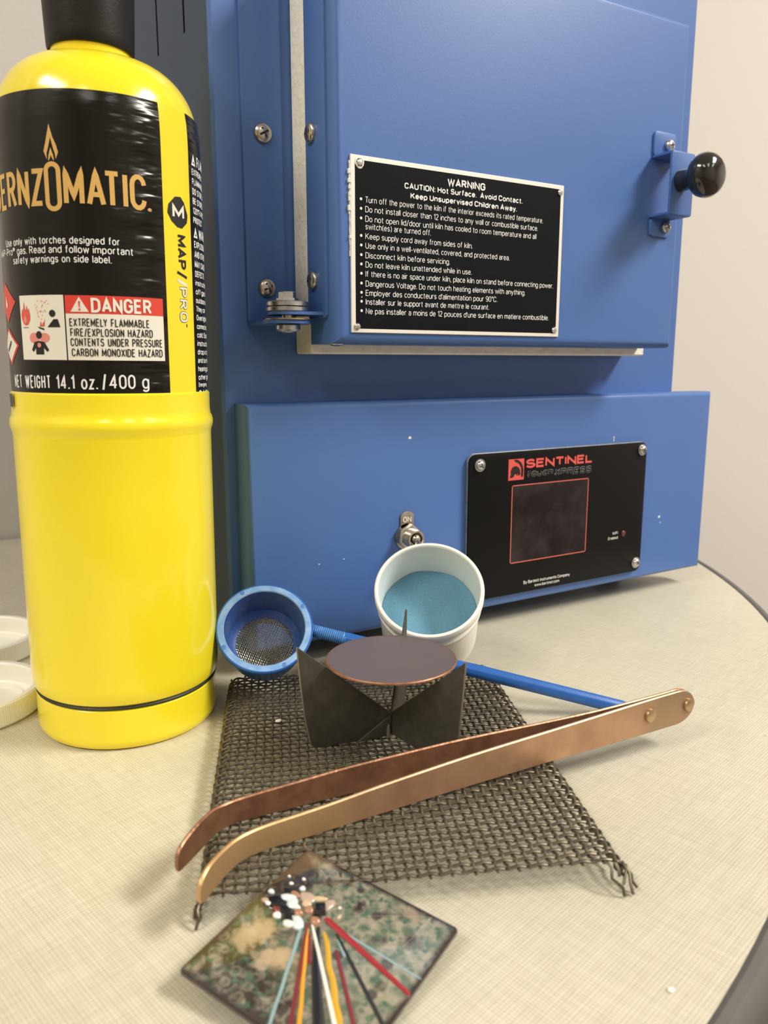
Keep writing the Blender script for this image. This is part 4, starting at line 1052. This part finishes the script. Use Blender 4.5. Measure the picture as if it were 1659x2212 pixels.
near = [(.0532, .1846, .0112, .0140), (.0538, .1850, .0103, .0160), (.0552, .1863, z0, .0176), (.0577, .1884, z0, .0186), (.0632, .1932, z0, .0183), (.0682, .1966, z0, .0180), (.0730, .1982, z0, .0179), (.0795, .1986, z0, .0181), (.0899, .1982, z0, .0185), (.1010, .1979, z0, .0190), (.1160, .1976, z0, .0199), (.1372, .1971, z0, .0208), (.1574, .1963, z0, .0216), (.1905, .1948, z0, .0225), (.2120, .1936, z0, .0233), (.2346, .1924, z0, .0241), (.2500, .1917, z0, .0243)]
arm(dens(near) + tail(.2500, .1917, .01715, .00715, .0094), .0014, 'arm', M['copper'])
far = [(.0520, .2010, .0115, .0140), (.0526, .2014, .0103, .0160), (.0545, .2030, z0, .0178), (.0600, .2076, z0, .0190), (.0664, .2131, z0, .0188), (.0714, .2157, z0, .0181), (.0786, .2163, z0, .0182), (.0980, .2146, z0, .0192), (.1138, .2131, z0, .0200), (.1372, .2098, z0, .0210), (.1574, .2066, z0, .0218), (.1905, .2006, z0, .0226), (.2120, .1968, z0, .0234), (.2346, .1942, z0, .0242), (.2500, .1934, z0, .0244)]
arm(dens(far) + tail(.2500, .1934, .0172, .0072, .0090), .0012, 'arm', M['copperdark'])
for x, y, z in ((.2345, .1925, .0176), (.2557, .1916, .0174)):
    bm = BM(); ax = Vector((.03, -1, 0)).normalized()
    lathe(bm, [(.0027, -.0002), (.0028, .0004), (.0026, .0009), (.0020, .0011), (0, .0012)], 28, (x, y, z), ax, cap0=True)
    lathe(bm, [(.0020, -.0042), (.0020, -.0002)], 16, (x, y, z), ax, cap0=True); bmesh.ops.recalc_face_normals(bm, faces=bm.faces[:]); obj('rivet', bm, M['brass'], tg)

# ------------------------------------------------------------------ enamelled copper tile in the foreground
ex = Vector((.4413, -.89241, -.09414)); ey = Vector((-.8969, -.43373, -.08635)); ex.normalize(); zn = ey.cross(ex).normalized(); yl = zn.cross(ex)
TO = Vector((.08808, .19215, .0107))
TS = .05063
tl = thing('enamel_tile', 'square mottled green enamelled copper tile with coloured glass threads, leaning on the mesh', 'enamel tile', TO, Matrix((ex, yl, zn)).transposed())
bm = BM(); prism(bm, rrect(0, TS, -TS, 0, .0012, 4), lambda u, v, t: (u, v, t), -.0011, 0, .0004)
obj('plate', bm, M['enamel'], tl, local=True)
def stringer(pts, w0, w1, m, h=.45, wob=.0, n=14):
    bm = BM(); P = []; W = []
    for k in range(n + 1):
        t = k / n * (len(pts) - 1); i = min(int(t), len(pts) - 2); f = t - i
        a = pts[i][0] + (pts[i + 1][0] - pts[i][0]) * f; b = pts[i][1] + (pts[i + 1][1] - pts[i][1]) * f
        a += wob * math.sin(k * 2.3 + w0 * 9); b -= wob * math.sin(k * 1.7 + w0 * 5)
        a = min(a, 50.2); b = min(b, 50.2)
        P.append(Vector((a / 1000, -b / 1000, .0001))); W.append((w0 + (w1 - w0) * k / n) / 2000 * (.6 if k in (0, n) else 1) * (1 + wob * 1.2 * math.sin(k * 3.1)))
    tube(bm, P, W, 10, flat=h, up=(0, 0, 1)); return obj('glass_thread', bm, M[m], tl, local=True, smooth=60)
stringer([(20.1, 20.8), (25, 28.5), (35.9, 41.2), (43, 49.5)], 1.3, 3.6, 'gblack', .18)
stringer([(22.5, 21.3), (39.6, 38.6), (49, 48)], 1.2, 2.4, 'gyellow', .3, .22)
stringer([(16.3, 22.8), (27.1, 47.3), (28.5, 50.2)], 1.0, .7, 'glblue', .3, .06)
stringer([(17.1, 21.5), (30.8, 44.7), (34.1, 50.2)], 1.0, 1.1, 'gdred', .5)
stringer([(18.2, 22.9), (32.4, 43.7), (36.8, 50.2)], .8, 1.4, 'gorange', .55, .05)
stringer([(19.6, 24.0), (25.3, 31.1)], .9, 1.2, 'gdred', .4)
stringer([(18.2, 21.1), (38.6, 39.3), (50, 49.5)], .9, 1.4, 'gwhite', .75)
stringer([(28.2, 24.0), (42.3, 36.7), (50.2, 44)], 1.0, 1.3, 'gdred', .5)
stringer([(25.3, 20.0), (34, 25.2), (47.4, 33.2), (50.2, 35)], .8, 1.2, 'gblack', .5)
stringer([(19.9, 17.5), (51.3, 24.4)], 2.0, 1.2, 'gred', .5)
stringer([(24.6, 18.4), (50.2, 19.0)], .6, .6, 'glblue', .25)
stringer([(26.6, 21.1), (31.3, 24.4)], .7, .9, 'glblue', .3)
def lump(x, y, rx, ry, h, m, rot=0., name='glass_lump'):
    bm = BM(); lathe(bm, [(1, 0), (.94, .35), (.75, .70), (.42, .93), (0, 1)], 20, cap0=True)
    for v in bm.verts:
        a, b = v.co.x * rx * (1 + .12 * math.sin(3 * math.atan2(v.co.y, v.co.x) + x)), v.co.y * ry
        v.co = Vector(((x + a * math.cos(rot) - b * math.sin(rot)) / 1000, (-y + a * math.sin(rot) + b * math.cos(rot)) / 1000, v.co.z * h / 1000))
    obj(name, bm, M[m], tl, local=True, smooth=60)
for q in ((18.4, 20.0, 1.6, 1.4, 1.2, 'gbrown'), (14.7, 17.9, 1.4, 1.4, 1.0, 'gbrown'), (12.9, 20.2, 1.4, 1.2, 1.0, 'gbrown'),
          (5.4, 20.6, 3.4, 2.6, .45, 'gblack', .6), (9.6, 21.4, 2.8, 1.8, .45, 'gblack'), (11.8, 23.4, 2.0, 1.6, .45, 'gblack'), (5.6, 16.2, 2.0, 1.6, .4, 'gblack'),
          (7.2, 17.8, 2.3, 1.3, .8, 'gpale', .5), (9.6, 18.6, 1.5, 2.1, .75, 'gpale', .3), (11.0, 19.0, 1.6, .8, .8, 'gwhite'), (14.6, 22.4, 2.4, 1.3, .8, 'gpale', -.4), (13.0, 24.5, 1.7, 1.1, .8, 'gwhite', .3), (15.2, 24.0, 1.5, .9, .7, 'gpale'), (8.7, 24.0, 1.2, 1.1, .7, 'gwhite'), (7.2, 22.6, 1.3, .8, .6, 'gdred'),
          (2.9, 22.0, 1.3, .9, .6, 'gpink'), (4.2, 22.4, 1.0, .7, .6, 'gwhite'), (2.0, 18.6, 1.0, .8, .5, 'gpale'), (4.8, 13.3, .7, .6, .5, 'gwhite'), (2.5, 11.5, .5, .4, .4, 'gwhite'), (6.5, 10.0, .6, .5, .4, 'gwhite'), (8.4, 12.9, .9, .9, .6, 'gpale'), (20.9, 12.5, .45, .45, .4, 'gwhite'), (22.6, 15.0, .5, .9, .4, 'gcream'),
          (11.6, 14.6, 2.4, 1.8, .5, 'gpink'), (12.6, 16.4, 1.4, 1.2, .6, 'gcream'), (14.4, 13.2, 2.2, .9, .55, 'gcream', .6), (17.9, 13.4, 1.4, 2.2, .5, 'gpink'), (8.0, 15.6, 1.6, .9, .5, 'gbrown')):
    lump(*q)
bm = BM(); prism(bm, [(.0148, -.0155), (.0171, -.0139), (.0195, -.0168), (.0170, -.0186)], lambda u, v, t: (u, v, t), 0, .0009, .0002); obj('glass_square', bm, M['gblack'], tl, local=True)

# ------------------------------------------------------------------ crumbs
def crumb(x, y, z, s, label):
    bm = BM(); bmesh.ops.create_icosphere(bm, subdivisions=2, radius=1)
    for v in bm.verts: v.co = Vector((x + v.co.x * s * random.uniform(.6, 1.1), y + v.co.y * s * random.uniform(.5, .9), z + s * .3 + v.co.z * s * .3 * random.uniform(.8, 1.1)))
    tag(obj('flake', bm, M['crumb'], loc=(x, y, z), smooth=30), label, 'flake')
crumb(.1150, .2764, .0097, .0017, 'small white flake lying on the wire mesh left of the trivet')
crumb(.1468, .1087, 0, .0011, 'tiny white flake on the bare table top in the right foreground')

# ------------------------------------------------------------------ ceiling light housings
for x, y, p in LAMPS:
    t_ = thing('ceiling_light', 'flat rectangular office ceiling light above the table', 'ceiling light', (x, y, CEIL - .05), group='ceiling lights of the room')
    bm = BM()
    for a, b in (((-.31, -.61, -.05), (-.285, .61, 0)), ((.285, -.61, -.05), (.31, .61, 0)), ((-.285, -.61, -.05), (.285, -.585, 0)), ((-.285, .585, -.05), (.285, .61, 0))):
        box(bm, (x + a[0], y + a[1], CEIL + a[2]), (x + b[0], y + b[1], CEIL + b[2]))
    obj('frame', bm, M['lampframe'], t_, smooth=0)
